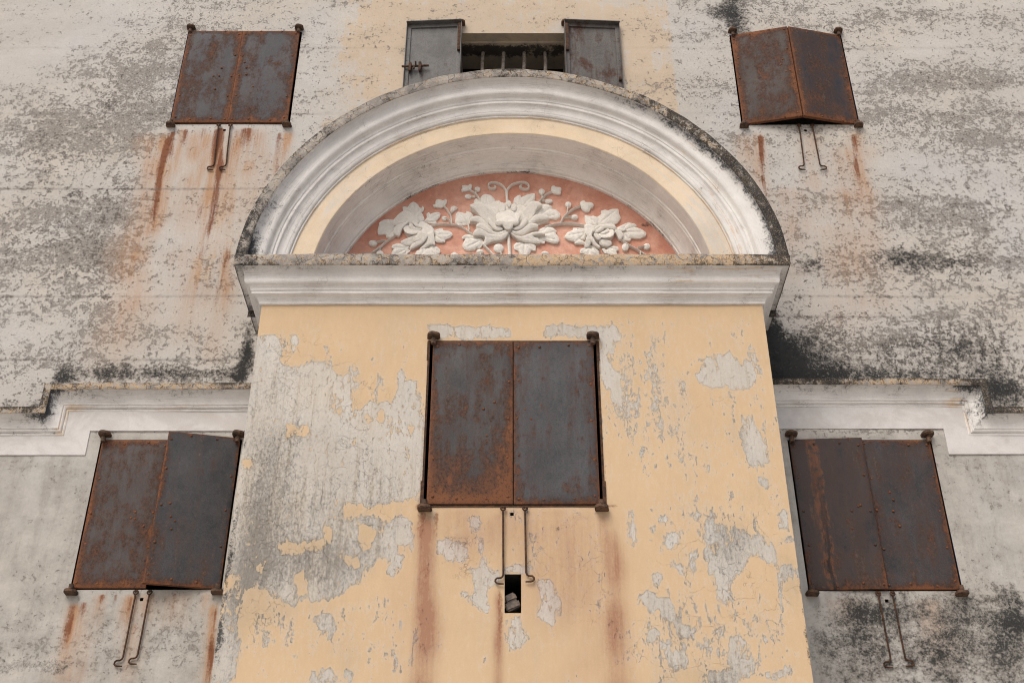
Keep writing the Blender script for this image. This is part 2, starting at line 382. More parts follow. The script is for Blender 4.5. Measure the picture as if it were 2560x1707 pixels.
# smooth value noise for numpy fields
def vnoise(X, Z, s, seed=0):
    g = np.random.RandomState(seed).rand(64, 64); a = X*s+100; b = Z*s+100
    i = np.floor(a).astype(int); j = np.floor(b).astype(int); u = a-i; v = b-j; u = u*u*(3-2*u); v = v*v*(3-2*v)
    G_ = lambda p, q: g[p % 64, q % 64]
    return (G_(i, j)*(1-u)+G_(i+1, j)*u)*(1-v)+(G_(i, j+1)*(1-u)+G_(i+1, j+1)*u)*v-.5
def blobs(X, Z, Y, L, base=0.):
    """soft stains on a wall plane: (x, y, rx, ry, amount) measured on the photo, turned into wall metres"""
    out = np.full(X.shape, float(base))
    for x, y, rx, ry, a in L:
        cx, cz = U(x, y, Y); sx = abs(U(x+rx, y, Y)[0]-cx); sz = abs(U(x, y+ry, Y)[1]-U(x, y-ry, Y)[1])/2
        wx = X+vnoise(X, Z, 3.1, 5)*sx*.5; wz = Z+vnoise(X, Z, 2.7, 9)*sz*.5
        q = ((wx-cx)/sx)**2+((wz-cz)/sz)**2
        out = out+a*np.exp(-q**1.2)
    return out
def streaks(X, Z, Y, L):
    """run marks: (x, ytop, ybottom, halfwidth, amount); they hang straight down the wall"""
    out = np.zeros(X.shape)
    for n, (x, y0, y1, hw, a) in enumerate(L):
        cx, z0 = U(x, y0, Y); z1 = U(x, y1, Y)[1]; sx = abs(U(x+hw, y0, Y)[0]-cx)
        t = (z0-Z)/(z0-z1)
        wob = vnoise(Z*0+n*3.3, Z, 2.2, n+20)*sx*1.3
        fall = np.clip(t*12, 0, 1)*np.clip(1-t, 0, 1)**.6
        out = np.maximum(out, a*fall*np.exp(-((X-cx-wob)/(sx*(.8+.5*np.clip(t, 0, 1))))**2)*(1+.9*vnoise(Z*0+n, Z, 6, n)))
    return out
def polys(X, Z, Y, L, blur=1):
    out = np.zeros(X.shape, bool)
    for P in L:
        pts = [U(x, y, Y) for x, y in P]; ins = np.zeros(X.shape, bool); j = len(pts)-1
        for i in range(len(pts)):
            (x1, z1), (x2, z2) = pts[i], pts[j]; j = i
            if z1 == z2: continue
            c = ((z1 > Z) != (z2 > Z)) & (X < (x2-x1)*(Z-z1)/(z2-z1)+x1); ins ^= c
        out |= ins
    o = out.astype(float)
    for _ in range(blur):
        p = np.pad(o, 1, mode='edge'); o = (p[:-2, 1:-1]+p[2:, 1:-1]+p[1:-1, :-2]+p[1:-1, 2:]+p[1:-1, 1:-1]*2)/6
    return o
def lines(a, b, step, extra=()):
    L = list(np.arange(a, b, step))+[b]
    L = [v for v in L if all(abs(v-e) > step*.45 for e in extra)]+list(extra)
    return np.array(sorted(v for v in L if a <= v <= b))
def wall(name, xs, zs, Y, holes, A, B, mat, label=None, depth=.46):
    X, Z = np.meshgrid(xs, zs); nx, nz = len(xs), len(zs)
    dy = vnoise(X, Z, .9, 3)*.012+vnoise(X, Z, 3.3, 4)*.005
    V = np.stack([X, np.full(X.shape, Y)+dy, Z], -1).reshape(-1, 3)
    i = np.arange(nx-1)[None, :]+np.arange(nz-1)[:, None]*nx
    cx = (xs[:-1]+xs[1:])/2; cz = (zs[:-1]+zs[1:])/2; keep = np.ones((nz-1, nx-1), bool)
    for x0, x1, z0, z1 in holes: keep &= ~((cx[None, :] > x0) & (cx[None, :] < x1) & (cz[:, None] > z0) & (cz[:, None] < z1))
    i = i[keep]; F = np.stack([i, i+1, i+nx+1, i+nx], -1)
    return mobj(name, V, F, mat, origin=(0, Y, G), attrs={'A': A(X, Z).reshape(-1, 4), 'B': B(X, Z).reshape(-1, 4)}, label=label)
def pack(*c): return np.stack([np.clip(np.asarray(q, float), 0, 1.5) for q in c], -1)

# ------------------------------------------------------------------ ground
gme = MB(); gme.add([(-1500, -1500, G), (1500, -1500, G), (1500, 1500, G), (-1500, 1500, G)], [(0, 1, 2, 3)])
g = gme.build('ground', [M['ground']], None, (0, 0, G), False); g['kind'] = 'structure'

# ------------------------------------------------------------------ windows: openings
WX = (2.115, 3.235)
UZ = (7.865, 9.075); LZ = (3.31, 4.545)
OPEN = dict(lt=(-3.19, -2.068, UZ[0], UZ[1]+.015), rt=(2.135, 3.235, UZ[0]-.005, UZ[1]-.03), lb=(-3.215, -2.11, *LZ), rb=(2.152, 3.277, LZ[0]-.01, LZ[1]),
            tc=(-.497, .519, UZ[0], UZ[1]))
BAYWIN = (-.622, .64, 3.637, 4.99); SLIT = (-.049, .060, 2.868, 3.138)
PEG = {}
for k, (dx) in dict(lt=-2.665, rt=2.72, lb=-2.68, rb=2.71).items():
    cx = dx; z0 = OPEN[k][2]; PEG[k] = (cx-.012, cx+.012, z0-.085, z0-.061)
PEG['bay'] = (-.012, .012, 3.637-.072, 3.637-.048)

# ------------------------------------------------------------------ main wall
def A_main(X, Z):
    zt = 4.6
    patch = blobs(X, Z, W, [(290, 250, 130, 110, .45), (90, 330, 90, 60, .5), (60, 90, 200, 70, -.55), (420, 130, 200, 60, .1), (120, 560, 200, 90, .45),
        (260, 600, 110, 70, .35), (250, 700, 130, 40, .2), (120, 430, 60, 100, .2), (440, 450, 100, 260, -.3), (620, 200, 90, 200, -.15), (430, 700, 140, 60, -.2),
        (80, 780, 160, 40, -.1), (250, 470, 50, 60, .5), (1150, 60, 380, 200, -.6), (1600, 260, 60, 120, -.1), (1850, 440, 120, 120, -.15),
        (2180, 185, 160, 25, .45), (2240, 300, 160, 60, .35), (2200, 480, 190, 50, .5), (2250, 600, 180, 60, .45), (2050, 40, 200, 60, .15), (2100, 370, 160, 35, -.25), (2260, 420, 140, 40, -.15),
        (2150, 700, 160, 30, -.25), (2150, 760, 200, 60, .45), (1900, 690, 90, 60, -.1), (2050, 260, 70, 40, .35), (1990, 630, 90, 50, .25), (2320, 520, 60, 40, -.35)], .42)
    low = (Z < zt)
    pl = blobs(X, Z, W, [(60, 1500, 200, 90, .35), (60, 1150, 200, 120, -.3), (370, 1480, 120, 90, .3), (2300, 1180, 60, 160, .1), (2050, 1480, 160, 90, .5), (2290, 1400, 60, 120, .25), (2250, 1100, 60, 80, .1)], .05)
    patch = np.where(low, pl, patch)
    mold = blobs(X, Z, W, [(1790, 850, 60, 70, 1.15), (1770, 760, 30, 60, 1.0), (1880, 860, 90, 40, .75), (1860, 800, 60, 40, .5), (2080, 870, 190, 30, .62), (2300, 870, 90, 90, .55), (2070, 585, 75, 28, .8),
        (1860, 610, 36, 26, .6), (1850, 700, 60, 50, .3), (1960, 800, 120, 60, .4), (2200, 760, 150, 60, .3), (2100, 620, 200, 30, .3), (2210, 600, 70, 26, .55), (2140, 810, 120, 46, .5), (1690, 40, 55, 55, .62), (1645, 30, 40, 20, .5), (1700, 110, 20, 120, .5), (560, 830, 26, 60, .85), (575, 770, 12, 60, .7), (500, 862, 60, 22, .65), (390, 862, 60, 22, .72),
        (260, 860, 90, 26, .85), (145, 865, 30, 40, .8), (60, 930, 90, 16, .55), (250, 240, 36, 36, .42), (170, 440, 20, 40, .45), (400, 200, 14, 60, .4), (90, 330, 60, 40, .3), (225, 290, 40, 14, .35), (60, 560, 70, 30, .3), (210, 570, 60, 40, .35),
        (1700, 600, 700, 14, .0), (1980, 900, 380, 16, .35), (2310, 920, 60, 40, .5)], 0)
    ml = blobs(X, Z, W, [(2320, 1500, 70, 140, .72), (2330, 1400, 50, 70, .6), (2050, 1480, 200, 130, .62), (1960, 1430, 60, 120, .25), (2210, 1380, 60, 60, .4), (2000, 1400, 80, 30, .45), (1900, 1500, 40, 60, .3), (2180, 1480, 70, 90, .38), (110, 1530, 60, 20, .6), (10, 1540, 40, 30, .5), (255, 1440, 30, 40, .3)], 0)
    mold = np.where(low, ml, mold)
    rust = streaks(X, Z, W, [(388, 300, 760, 26, .85), (350, 420, 900, 45, .5), (505, 292, 800, 20, .8), (540, 292, 700, 26, .6), (590, 292, 470, 30, .55), (450, 292, 600, 28, .45), (655, 300, 440, 14, .8), (420, 292, 420, 12, .8),
        (1740, 300, 520, 18, .65), (1720, 300, 560, 30, .4), (1850, 300, 560, 30, .35), (1960, 300, 520, 20, .7), (1940, 320, 760, 60, .42), (1800, 420, 700, 60, .25), (1900, 500, 820, 70, .28), (530, 560, 840, 20, .6), (470, 500, 820, 60, .3),
        (170, 1380, 1600, 16, .95), (195, 1380, 1530, 16, .6), (240, 1362, 1470, 16, .5), (300, 1362, 1480, 20, .6), (345, 1362, 1440, 20, .4), (498, 1380, 1640, 12, .95), (470, 1360, 1420, 10, .4), (180, 1440, 1700, 40, .45), (420, 1360, 1450, 40, .3), (310, 1420, 1650, 26, .3),
        (1935, 1370, 1460, 40, .3), (2150, 1370, 1560, 36, .35), (610, 292, 560, 34, .5), (480, 292, 560, 14, .6), (360, 300, 640, 34, .5)])
    jz = np.zeros(X.shape)
    for k, z in enumerate((8.86, 8.0, 7.09, 6.93, 6.15, 5.915, 5.70, 5.285)):
        zz = z+.012*vnoise(X, X*0+k, 1.5, k); side = np.clip((X if k in (3, 4, 6) else -X if k in (2,) else np.abs(X))*1.2-1.2, 0, 1)
        jz = np.maximum(jz, side*np.exp(-((Z-zz)/.009)**2)*(.55+.9*vnoise(X, X*0, 1.1, k+40)+.3))
    return pack(patch, mold, rust*1.3, np.where(low, 0, jz))
def B_main(X, Z):
    xl, xr = U(745, 30, W)[0], U(1548, 130, W)[0]
    wl = .5+.5*np.tanh((X-xl-.08)/.16); wr = .5+.5*np.tanh((xr+.03*vnoise(X, Z, 3, 8)-X)/.02)
    yel = wl*wr*(Z > 6)*(.55+blobs(X, Z, W, [(880, 60, 90, 90, .15), (1400, 60, 120, 60, -.05), (1500, 230, 50, 60, .25), (880, 200, 60, 60, .1), (1180, 30, 120, 40, .1), (1380, 20, 60, 30, .1), (1460, 90, 40, 60, .2)]))
    yel = yel+blobs(X, Z, W, [(1930, 480, 60, 120, .33), (1880, 640, 60, 60, .28), (1850, 560, 60, 60, .25), (450, 640, 100, 160, .30), (540, 480, 60, 120, .34), (620, 380, 60, 80, .25), (500, 780, 90, 60, .2)])
    light = blobs(X, Z, W, [(2230, 440, 140, 60, .35), (2330, 600, 60, 60, .5), (2100, 380, 140, 40, .3), (865, 140, 26, 14, 1.1), (918, 148, 24, 18, 1.2), (730, 60, 30, 60, .4), (60, 40, 150, 60, .1), (700, 180, 24, 60, .1), (2000, 730, 90, 30, .2), (2290, 1250, 40, 160, .45), (2330, 1080, 40, 60, .3)], .0)
    low = 1./(1+np.exp((Z-4.6)/.01))
    core = streaks(X, Z, W, [(513, 330, 620, 9, 1.), (508, 292, 400, 14, .75), (398, 300, 380, 10, .8), (388, 300, 620, 9, .8), (650, 300, 420, 10, .7), (425, 295, 350, 9, .75), (560, 292, 350, 16, .6), (545, 292, 380, 10, .5), (590, 292, 360, 24, .45), (475, 292, 330, 20, .5), (470, 430, 640, 8, .5), (525, 540, 760, 10, .45),
        (1741, 305, 460, 9, .85), (1750, 400, 450, 7, .5), (1955, 305, 470, 9, .75), (163, 1380, 1500, 10, .85), (200, 1380, 1430, 9, .6), (300, 1365, 1430, 9, .5), (345, 1365, 1400, 9, .35), (500, 1385, 1640, 8, .8), (235, 1362, 1400, 8, .5), (268, 1362, 1395, 7, .4)])
    return pack(yel, light, low, core*1.2)
hx = [v for o in list(OPEN.values())+list(PEG.values())[:4] for v in o[:2]]; hz = [v for o in list(OPEN.values())+list(PEG.values())[:4] for v in o[2:]]
def uniq(L):
    o = []
    for v in sorted(L):
        if not o or v-o[-1] > .0008: o.append(v)
    return o
xs = np.concatenate([[-12, -8], lines(-5.6, 5.6, .021, uniq(hx)), [8, 12]])
zs = np.concatenate([[G-.1, 0, 1.5], lines(2.3, 10.0, .021, uniq(hz)), [11, 13]])
wall('main_wall', xs, zs, W, list(OPEN.values())+list(PEG.values())[:4], A_main, B_main, M['main'],
     'upper and side wall with flaking cream limewash, black mould and rust runs')

# ------------------------------------------------------------------ projecting bay
def zpoly(s, ox, oy, k):      # outline read from an enlarged crop with origin (ox, oy) in photo px and scale k
    v = [float(t) for t in s.split()]
    return [((ox+v[i]/k)/K, (oy+v[i+1]/k)/K) for i in range(0, len(v), 2)]
Z4 = (560, 820, 3.136); Z5 = (560, 1240, 3.358); Z6 = (1500, 780, 3.136); Z7 = (1500, 1240, 3.357); Z8 = (960, 780, 2.903); Z9 = (900, 1100, 2.584)
LOSS = [zpoly('200 40 300 60 330 50 400 45 420 90 470 100 440 210 460 270 500 300 640 285 700 240 830 260 850 330 920 370 1000 350 1060 420 1080 470 1010 510 1030 620 1130 570 1210 590 1330 565 1350 320 1400 310 1420 420 1500 400 1520 520 1580 700 1540 1380 1480 1340 1320 1360 1170 1410 930 1350 920 1500 800 1500 760 1600 -20 1600', *Z4),
  zpoly('-60 -20 840 -20 840 350 640 400 460 390 500 490 600 480 850 440 960 500 1080 590 1170 640 1190 700 1000 820 880 880 760 880 620 880 600 970 560 950 480 860 420 900 400 790 190 780 150 960 120 1130 200 1250 130 1450 60 1568 -200 1568', *Z5),
  zpoly('840 180 1300 150 1330 260 1200 330 1250 420 1100 540 960 500 850 440', *Z5), zpoly('1360 230 1500 140 1590 200 1620 480 1500 460 1330 320', *Z5), zpoly('1380 470 1510 480 1520 600 1440 700 1340 650', *Z5),
  zpoly('275 895 345 900 340 950 280 950', *Z5), zpoly('350 1110 440 1035 495 1045 490 1140 440 1100', *Z5), zpoly('1230 1190 1340 1240 1320 1280 1230 1290', *Z5), zpoly('1140 1170 1220 1170 1215 1220 1160 1200', *Z5), zpoly('1460 1190 1480 1040 1530 1020 1500 1180', *Z5),
  zpoly('740 980 800 1000 920 960 940 1060 930 1230 880 1250 860 1100 800 1170 780 1050 740 1100', *Z5), zpoly('480 1300 700 1300 640 1390 600 1360', *Z5), zpoly('560 1430 630 1430 620 1500 560 1500', *Z5), zpoly('680 1500 780 1430 940 1430 950 1568 700 1568', *Z5), zpoly('1000 1440 1080 1460 1100 1568 980 1568', *Z5), zpoly('1115 1430 1185 1410 1180 1490 1110 1470', *Z5),
  zpoly('500 20 590 60 600 100 570 250 530 200 530 100', *Z4), zpoly('780 120 830 130 830 240 800 250', *Z4), zpoly('980 240 1060 300 1060 400 970 370', *Z4), zpoly('1190 420 1230 290 1240 420 1210 520 1180 560', *Z4),
  zpoly('750 370 870 360 880 300 950 330 1010 300 1060 350 1130 430 1150 300 1160 240 1210 260 1240 500 1180 630 1040 630 1000 580 920 610 820 590 730 530 730 480 830 430', *Z6),
  zpoly('0 90 110 90 220 200 190 230 130 240 100 400 130 560 60 600 0 600', *Z6), zpoly('590 545 690 540 640 590', *Z6), zpoly('1100 790 1190 800 1220 850 1290 1000 1330 1180 1240 1260 1140 1160 1090 950', *Z6), zpoly('1190 1280 1300 1280 1350 1390 1270 1390', *Z6),
  zpoly('60 480 180 470 170 560 60 580', *Z6), zpoly('80 700 120 600 180 740 120 740', *Z6), zpoly('40 1440 150 1500 200 1510 120 1490 40 1500', *Z6),
  zpoly('290 90 620 95 900 110 950 180 800 200 380 200', *Z8), zpoly('1180 90 1600 85 1590 200 1150 180', *Z8), zpoly('80 430 140 400 200 650 280 640 300 900 0 900 0 660 80 640', *Z8), zpoly('1620 400 1720 450 1730 680 1640 640', *Z8),
  zpoly('210 100 285 100 325 260 345 400 310 470 240 440 225 380 170 460 160 430 230 320', *Z7), zpoly('430 150 600 180 570 240 480 210', *Z7), zpoly('410 250 495 255 450 340 430 290', *Z7),
  zpoly('530 290 680 300 690 390 650 410 610 470 540 440 490 520 470 450 520 400', *Z7), zpoly('560 500 630 480 680 580 730 660 700 690 640 640 580 580', *Z7), zpoly('745 440 820 440 840 560 820 650 840 730 800 700 770 600', *Z7),
  zpoly('870 220 960 210 1090 230 1180 270 1220 260 1260 330 1400 330 1480 400 1500 560 1460 570 1380 540 1290 500 1220 620 1150 690 1080 740 1100 830 1050 980 1010 930 960 820 940 700 880 640 890 520 860 450 860 330', *Z7),
  zpoly('450 640 530 630 520 700 490 800 460 790 440 720', *Z7), zpoly('350 800 420 795 500 850 580 840 620 930 650 1030 780 1100 800 1170 900 1260 880 1330 760 1200 640 1170 600 1050 540 1010 480 920 430 1050 400 930 310 910 280 960 275 910', *Z7),
  zpoly('400 1110 500 1120 515 1240 450 1210 460 1280 400 1200', *Z7), zpoly('540 1180 600 1170 620 1270 700 1290 780 1400 700 1480 560 1430 530 1290', *Z7), zpoly('1050 1220 1110 1130 1200 1160 1290 1310 1300 1450 1260 1540 1150 1600 1060 1430 1060 1300', *Z7),
  zpoly('880 1450 1000 1450 1200 1560 820 1600', *Z7), zpoly('1480 560 1670 550 1680 700 1520 720 1540 980 1500 960', *Z7), zpoly('1340 1470 1560 1430 1620 1380 1630 1480 1520 1540 1400 1568', *Z7), zpoly('1490 110 1590 120 1600 250 1560 330 1480 240', *Z7), zpoly('1480 340 1650 345 1640 400 1540 410', *Z7), zpoly('1160 1010 1220 1000 1260 1090 1190 1050', *Z7), zpoly('930 990 960 1000 950 1100 870 1110', *Z7), zpoly('1230 810 1260 830 1300 930 1260 940', *Z7),
  zpoly('500 640 560 620 640 650 700 700 710 760 640 800 540 780 490 700', *Z9), zpoly('690 500 780 480 800 560 820 640 820 760 850 840 1000 790 1120 810 1100 860 940 860 930 920 830 960 860 1110 830 1130 700 1060 610 970 720 980 720 900 690 840 770 780 740 620', *Z9),
  zpoly('1140 890 1240 890 1270 980 1310 1010 1300 1100 1270 1210 1200 1200 1120 1130 1170 1050', *Z9), zpoly('940 1140 1040 1120 1050 1200 1110 1260 1060 1340 960 1390 940 1280', *Z9), zpoly('250 480 340 500 360 740 280 700 290 830 230 900 160 880 180 760 100 790 0 900 0 640 140 600', *Z9), zpoly('240 1160 300 1150 270 1270 250 1260', *Z9)]
KEEP = [zpoly('460 900 480 820 520 740 640 750 680 800 640 850 540 850 500 900', *Z4), zpoly('1010 520 1080 500 1130 540 1060 640 1030 700 1040 900 1000 950 1020 800 1010 620', *Z4), zpoly('1110 740 1110 670 1180 700 1150 760', *Z4), zpoly('1200 750 1200 620 1280 650 1250 720', *Z4), zpoly('160 1110 150 1010 250 1040 230 1100', *Z4), zpoly('330 190 330 120 370 130 350 190', *Z4), zpoly('1430 870 1440 760 1490 790 1460 870', *Z4), zpoly('1170 1400 1250 1390 1240 1440 1180 1450', *Z4),
  zpoly('280 610 340 520 370 520 340 660', *Z5), zpoly('380 700 400 680 400 760 385 760', *Z5), zpoly('590 660 690 620 710 760 660 840 600 820', *Z5), zpoly('1040 200 1080 180 1090 230 1050 240', *Z5), zpoly('1130 240 1240 230 1260 400 1160 480 1130 400', *Z5), zpoly('840 250 910 240 900 400 840 350', *Z5), zpoly('0 700 60 690 90 780 40 780', *Z5), zpoly('1470 400 1530 440 1510 500 1460 480', *Z5), zpoly('1180 180 1210 180 1220 210 1190 220', *Z5),
  zpoly('925 400 975 390 990 490 960 490', *Z7), zpoly('980 270 1010 280 1000 310 975 300', *Z7), zpoly('1290 530 1360 570 1360 610 1290 600', *Z7)]
def A_bay(X, Z):
    loss = polys(X, Z, T, LOSS, 9); keep = polys(X, Z, T, KEEP, 4)
    soft = blobs(X, Z, T, [(1480, 760, 180, 40, .1), (1450, 900, 60, 120, .22), (1690, 960, 60, 120, .15), (1750, 1000, 25, 120, .2), (1680, 1280, 90, 160, .14), (1560, 1420, 120, 100, .12), (700, 1300, 120, 60, .12), (900, 800, 80, 30, .12), (1240, 1250, 100, 60, .08), (960, 1180, 40, 40, .1), (1600, 1100, 150, 100, .08), (640, 1440, 100, 100, .08), (1750, 1500, 60, 60, .12), (1480, 820, 160, 100, .08), (1560, 980, 60, 100, .08), (1720, 860, 50, 60, .1), (1650, 1480, 160, 90, .14), (900, 1450, 180, 80, .1), (700, 1480, 160, 70, .12), (1640, 1180, 120, 40, .1)], 0.15)
    loss = np.clip(np.maximum(loss*.80, soft)-keep*.6, 0, 1)
    loss = loss*np.clip((5.25-Z)/.06, 0, 1)
    dirt = blobs(X, Z, T, [(600, 1200, 70, 160, .55), (560, 1350, 40, 220, .85), (700, 1290, 140, 60, .6), (680, 1020, 100, 50, .35), (620, 900, 60, 120, .3), (760, 1160, 60, 60, .3), (880, 1120, 60, 60, .35), (1680, 1240, 60, 80, .75), (1820, 1320, 30, 100, .65), (1600, 1560, 120, 60, .65), (1700, 1000, 30, 60, .5), (1730, 1130, 40, 60, .5), (760, 1420, 60, 80, .4), (800, 1520, 60, 50, .5),
        (1520, 1230, 20, 20, .5), (1560, 1430, 40, 60, .45), (1050, 1240, 30, 20, .6), (640, 1400, 60, 40, .6), (870, 1200, 80, 50, .35), (680, 1200, 140, 90, .35), (800, 1300, 120, 80, .35), (600, 1100, 40, 100, .3)], 0.14)
    rust = streaks(X, Z, T, [(975, 1165, 1900, 26, 1.05), (990, 1200, 1500, 14, .5), (1400, 1165, 1900, 28, .75), (1385, 1172, 1350, 14, .55), (1146, 1345, 1800, 11, 1.1), (1150, 1172, 1330, 18, .35), (1205, 1172, 1330, 18, .35), (1050, 1165, 1260, 60, .35), (1300, 1165, 1480, 70, .42), (1250, 1165, 1300, 60, .3), (1350, 1260, 1600, 50, .35)])
    rust = np.maximum(rust, blobs(X, Z, T, [(1310, 1330, 100, 130, .36), (940, 1400, 50, 160, .12), (1190, 1210, 200, 50, .26), (1080, 1260, 80, 60, .2)]))
    crk = blobs(X, Z, T, [(700, 1050, 200, 250, .8), (600, 1250, 90, 250, .5), (1330, 1300, 140, 160, .3), (1680, 1300, 160, 160, .5), (1560, 1500, 160, 80, .4), (1080, 1280, 90, 90, .35), (1640, 950, 60, 60, .3)], .04)
    return pack(loss, dirt, rust*1.15, crk)
def B_bay(X, Z):
    core = streaks(X, Z, T, [(1146, 1345, 1500, 7, .85), (968, 1168, 1260, 14, .6), (975, 1290, 1500, 16, .42), (1004, 1172, 1260, 6, .8), (1392, 1172, 1300, 7, .7)])
    core = np.maximum(core, blobs(X, Z, T, [(1400, 1163, 22, 5, .9), (962, 1165, 16, 8, .8), (966, 1130, 5, 60, .6), (1388, 1100, 4, 120, .7)]))
    white = blobs(X, Z, T, [(660, 800, 60, 60, .45), (700, 940, 120, 60, .2), (900, 980, 60, 60, .2), (1620, 1230, 60, 60, .35), (1480, 1230, 60, 80, .4), (1230, 1400, 60, 90, .3), (1040, 1240, 50, 50, .45), (920, 1500, 40, 60, .4), (1500, 800, 60, 60, .15)], 0)
    mold = blobs(X, Z, T, [(505, 1450, 14, 120, .8), (530, 1280, 12, 90, .62), (548, 1150, 8, 120, .45), (545, 1360, 16, 60, .5), (1830, 1330, 14, 50, .4), (1855, 1480, 10, 100, .5), (1040, 1235, 28, 6, .6), (1275, 1213, 14, 8, .75), (1420, 1525, 18, 8, .5)], 0)
    edge = np.exp(-((1.92-np.abs(X))/.02)**2)*.28
    return pack(core, white, mold+edge, np.clip((Z-5.2)/.2, 0, 1)*-.1)
hb = [BAYWIN, SLIT, PEG['bay']]
xs = lines(-1.92, 1.92, .0135, uniq([v for o in hb for v in o[:2]]))
zs = np.concatenate([[G-.1, 0, 1.2], lines(2.2, 5.36, .0135, uniq([v for o in hb for v in o[2:]]))])
bay = wall('bay_wall', xs, zs, T, hb, A_bay, B_bay, M['bay'], 'front of the projecting bay in peeling yellow paint over grey plaster')
for s in (-1, 1):
    sd = MB(); sd.box(min(s*1.90, s*1.918), max(s*1.90, s*1.918), T+.004, W+.02, G, 5.5)
    sd.build('bay_side_wall', [M['bay']], root, (0, T, G), False)

# ------------------------------------------------------------------ swept mouldings
def sweep(name, path, prof, mat, frame, parent=root, mold=None, scrape=None, label=None, jit=.0025, capm=None, closed_ends=False, origin=None):
    """path: list of parameters; frame(t, p, h) -> world point for profile point (p out of the wall, h along the second axis)"""
    NP, NT = len(prof), len(path); V = []; uv = []; A = []
    plen = [0]
    for i in range(1, NP): plen.append(plen[-1]+math.dist(prof[i], prof[i-1]))
    prev = None; L = 0
    for j, t in enumerate(path):
        c = Vector(frame(t, *prof[0]))
        if prev is not None: L += (c-prev).length
        prev = c
        for i, (p, h) in enumerate(prof):
            P = Vector(frame(t, p, h)); V.append(P[:]); uv.append((L, plen[i], 0))
    V = np.array(V); X, Y_, Z = V.T
    jj = jit*2*np.stack([vnoise(X+Y_, Z, 2.3, 1)+.5*vnoise(X+Y_, Z, 7, 2), vnoise(X+Y_*2, Z, 3.1, 3)+.5*vnoise(X+Y_, Z, 9, 4), vnoise(X-Y_, Z, 2.1, 5)+.5*vnoise(X-Y_, Z, 8, 6)], -1)
    V = V+jj
    A = np.zeros((len(V), 4)); hh = np.tile([q[1] for q in prof], NT); pp = np.tile([q[0] for q in prof], NT)
    if mold is not None: A[:, 0] = np.clip(mold(X, Y_, Z, pp, hh), 0, 1.3)
    if scrape is not None: A[:, 1] = np.clip(scrape(X, Y_, Z, pp, hh), 0, 1.3)
    F = [(j*NP+i, j*NP+i+1, (j+1)*NP+i+1, (j+1)*NP+i) for j in range(NT-1) for i in range(NP-1)]
    o = mobj(name, V, F, mat, parent, origin or (0, V[:, 1].min(), V[:, 2].min()), attrs={'A': A, 'sweep': np.array(uv)}, label=label)
    o.data.set_sharp_from_angle(angle=R(40)); return o
def smooth_prof(pts, n=4):    # Catmull-Rom through groups; 's' entries mark sharp corners
    out = []; seg = []
    for p in pts:
        if p == 's':
            out += crom(seg, n) if len(seg) > 2 else seg; seg = [seg[-1]]
        else: seg.append(p)
    out += crom(seg, n) if len(seg) > 2 else seg
    res = [out[0]]
    for p in out[1:]:
        if math.dist(p, res[-1]) > 1e-4: res.append(p)
    return res
def crom(P, n):
    o = []
    for i in range(len(P)-1):
        p0 = P[max(i-1, 0)]; p1 = P[i]; p2 = P[i+1]; p3 = P[min(i+2, len(P)-1)]
        for k in range(n):
            t = k/n; o.append(tuple(.5*((2*p1[c])+(-p0[c]+p2[c])*t+(2*p0[c]-5*p1[c]+4*p2[c]-p3[c])*t*t+(-p0[c]+3*p1[c]-3*p2[c]+p3[c])*t**3) for c in range(2)))
    return o+[P[-1]]
# cornice under the pediment: profile (projection, height)
CP = smooth_prof([(-.01, 5.325), (.02, 5.327), 's', (.024, 5.343), (.028, 5.352), (.044, 5.372), (.068, 5.384), 's', (.075, 5.388), (.075, 5.407), 's', (.084, 5.412), 's', (.088, 5.428), (.100, 5.441), (.118, 5.450), (.129, 5.466), (.131, 5.50), (.137, 5.535), (.152, 5.562), 's', (.160, 5.572), 's', (.205, 5.560)])
def bayframe(t, p, h):
    # t in 0..3 : left return, front, right return, mitred
    hw = 1.92+p
    if t < 1: return (-hw, W+.01+(T-p-W-.01)*t, h)
    if t < 2: return (-hw+2*hw*(t-1), T-p, h)
    return (hw, T-p+(W+.01-T+p)*(t-2), h)
tp = [i/12 for i in range(12)]+[1+i/160 for i in range(160)]+[2+i/12 for i in range(13)]
cm_ = lambda X, Y, Z, p, h: np.clip((h-5.50)/.07, 0, 1)*.30+np.clip((np.abs(X)-2.0)/.08, 0, 1)*.10+.0*X  # darker below the fascia and at the outer corners
sweep('cornice', tp, CP, M['trim'], bayframe, mold=cm_, scrape=lambda X, Y, Z, p, h: .25+.3*(X > 1)*(h > 5.45)+0*X, label='white moulded cornice along the top of the yellow bay')
ECP = [(.200, 5.556), (.204, 5.555), (.212, 5.572), (.210, 5.60), (.214, 5.645), (.206, 5.658), (.12, 5.664), (0., 5.668), (-.3, 5.67), (-.40, 5.67)]
def ledgeframe(t, p, h):
    return bayframe(t, p, h)
em = lambda X, Y, Z, p, h: .36+.42*np.clip((np.abs(X)-1.75)/.2, 0, 1)+.35*(h < 5.565)+.25*(h > 5.65)+.25*(X > 1.7)+.2*vnoise(X, Z*0, 2.2, 7)*2-.25*((X > .55) & (X < 1.3))
sweep('ledge_coping', tp, [q for q in ECP if q[0] > -.1], M['coping'], ledgeframe, mold=em, scrape=lambda X, Y, Z, p, h: .3+.5*(X > 0)+0*X, label='mould blackened stone ledge under the half round niche', jit=.004)
lf = MB(); lf.box(-1.93, 1.93, T-.01, 8.2, 5.60, 5.655); lf.build('ledge_floor', [M['coping']], root, None, False)

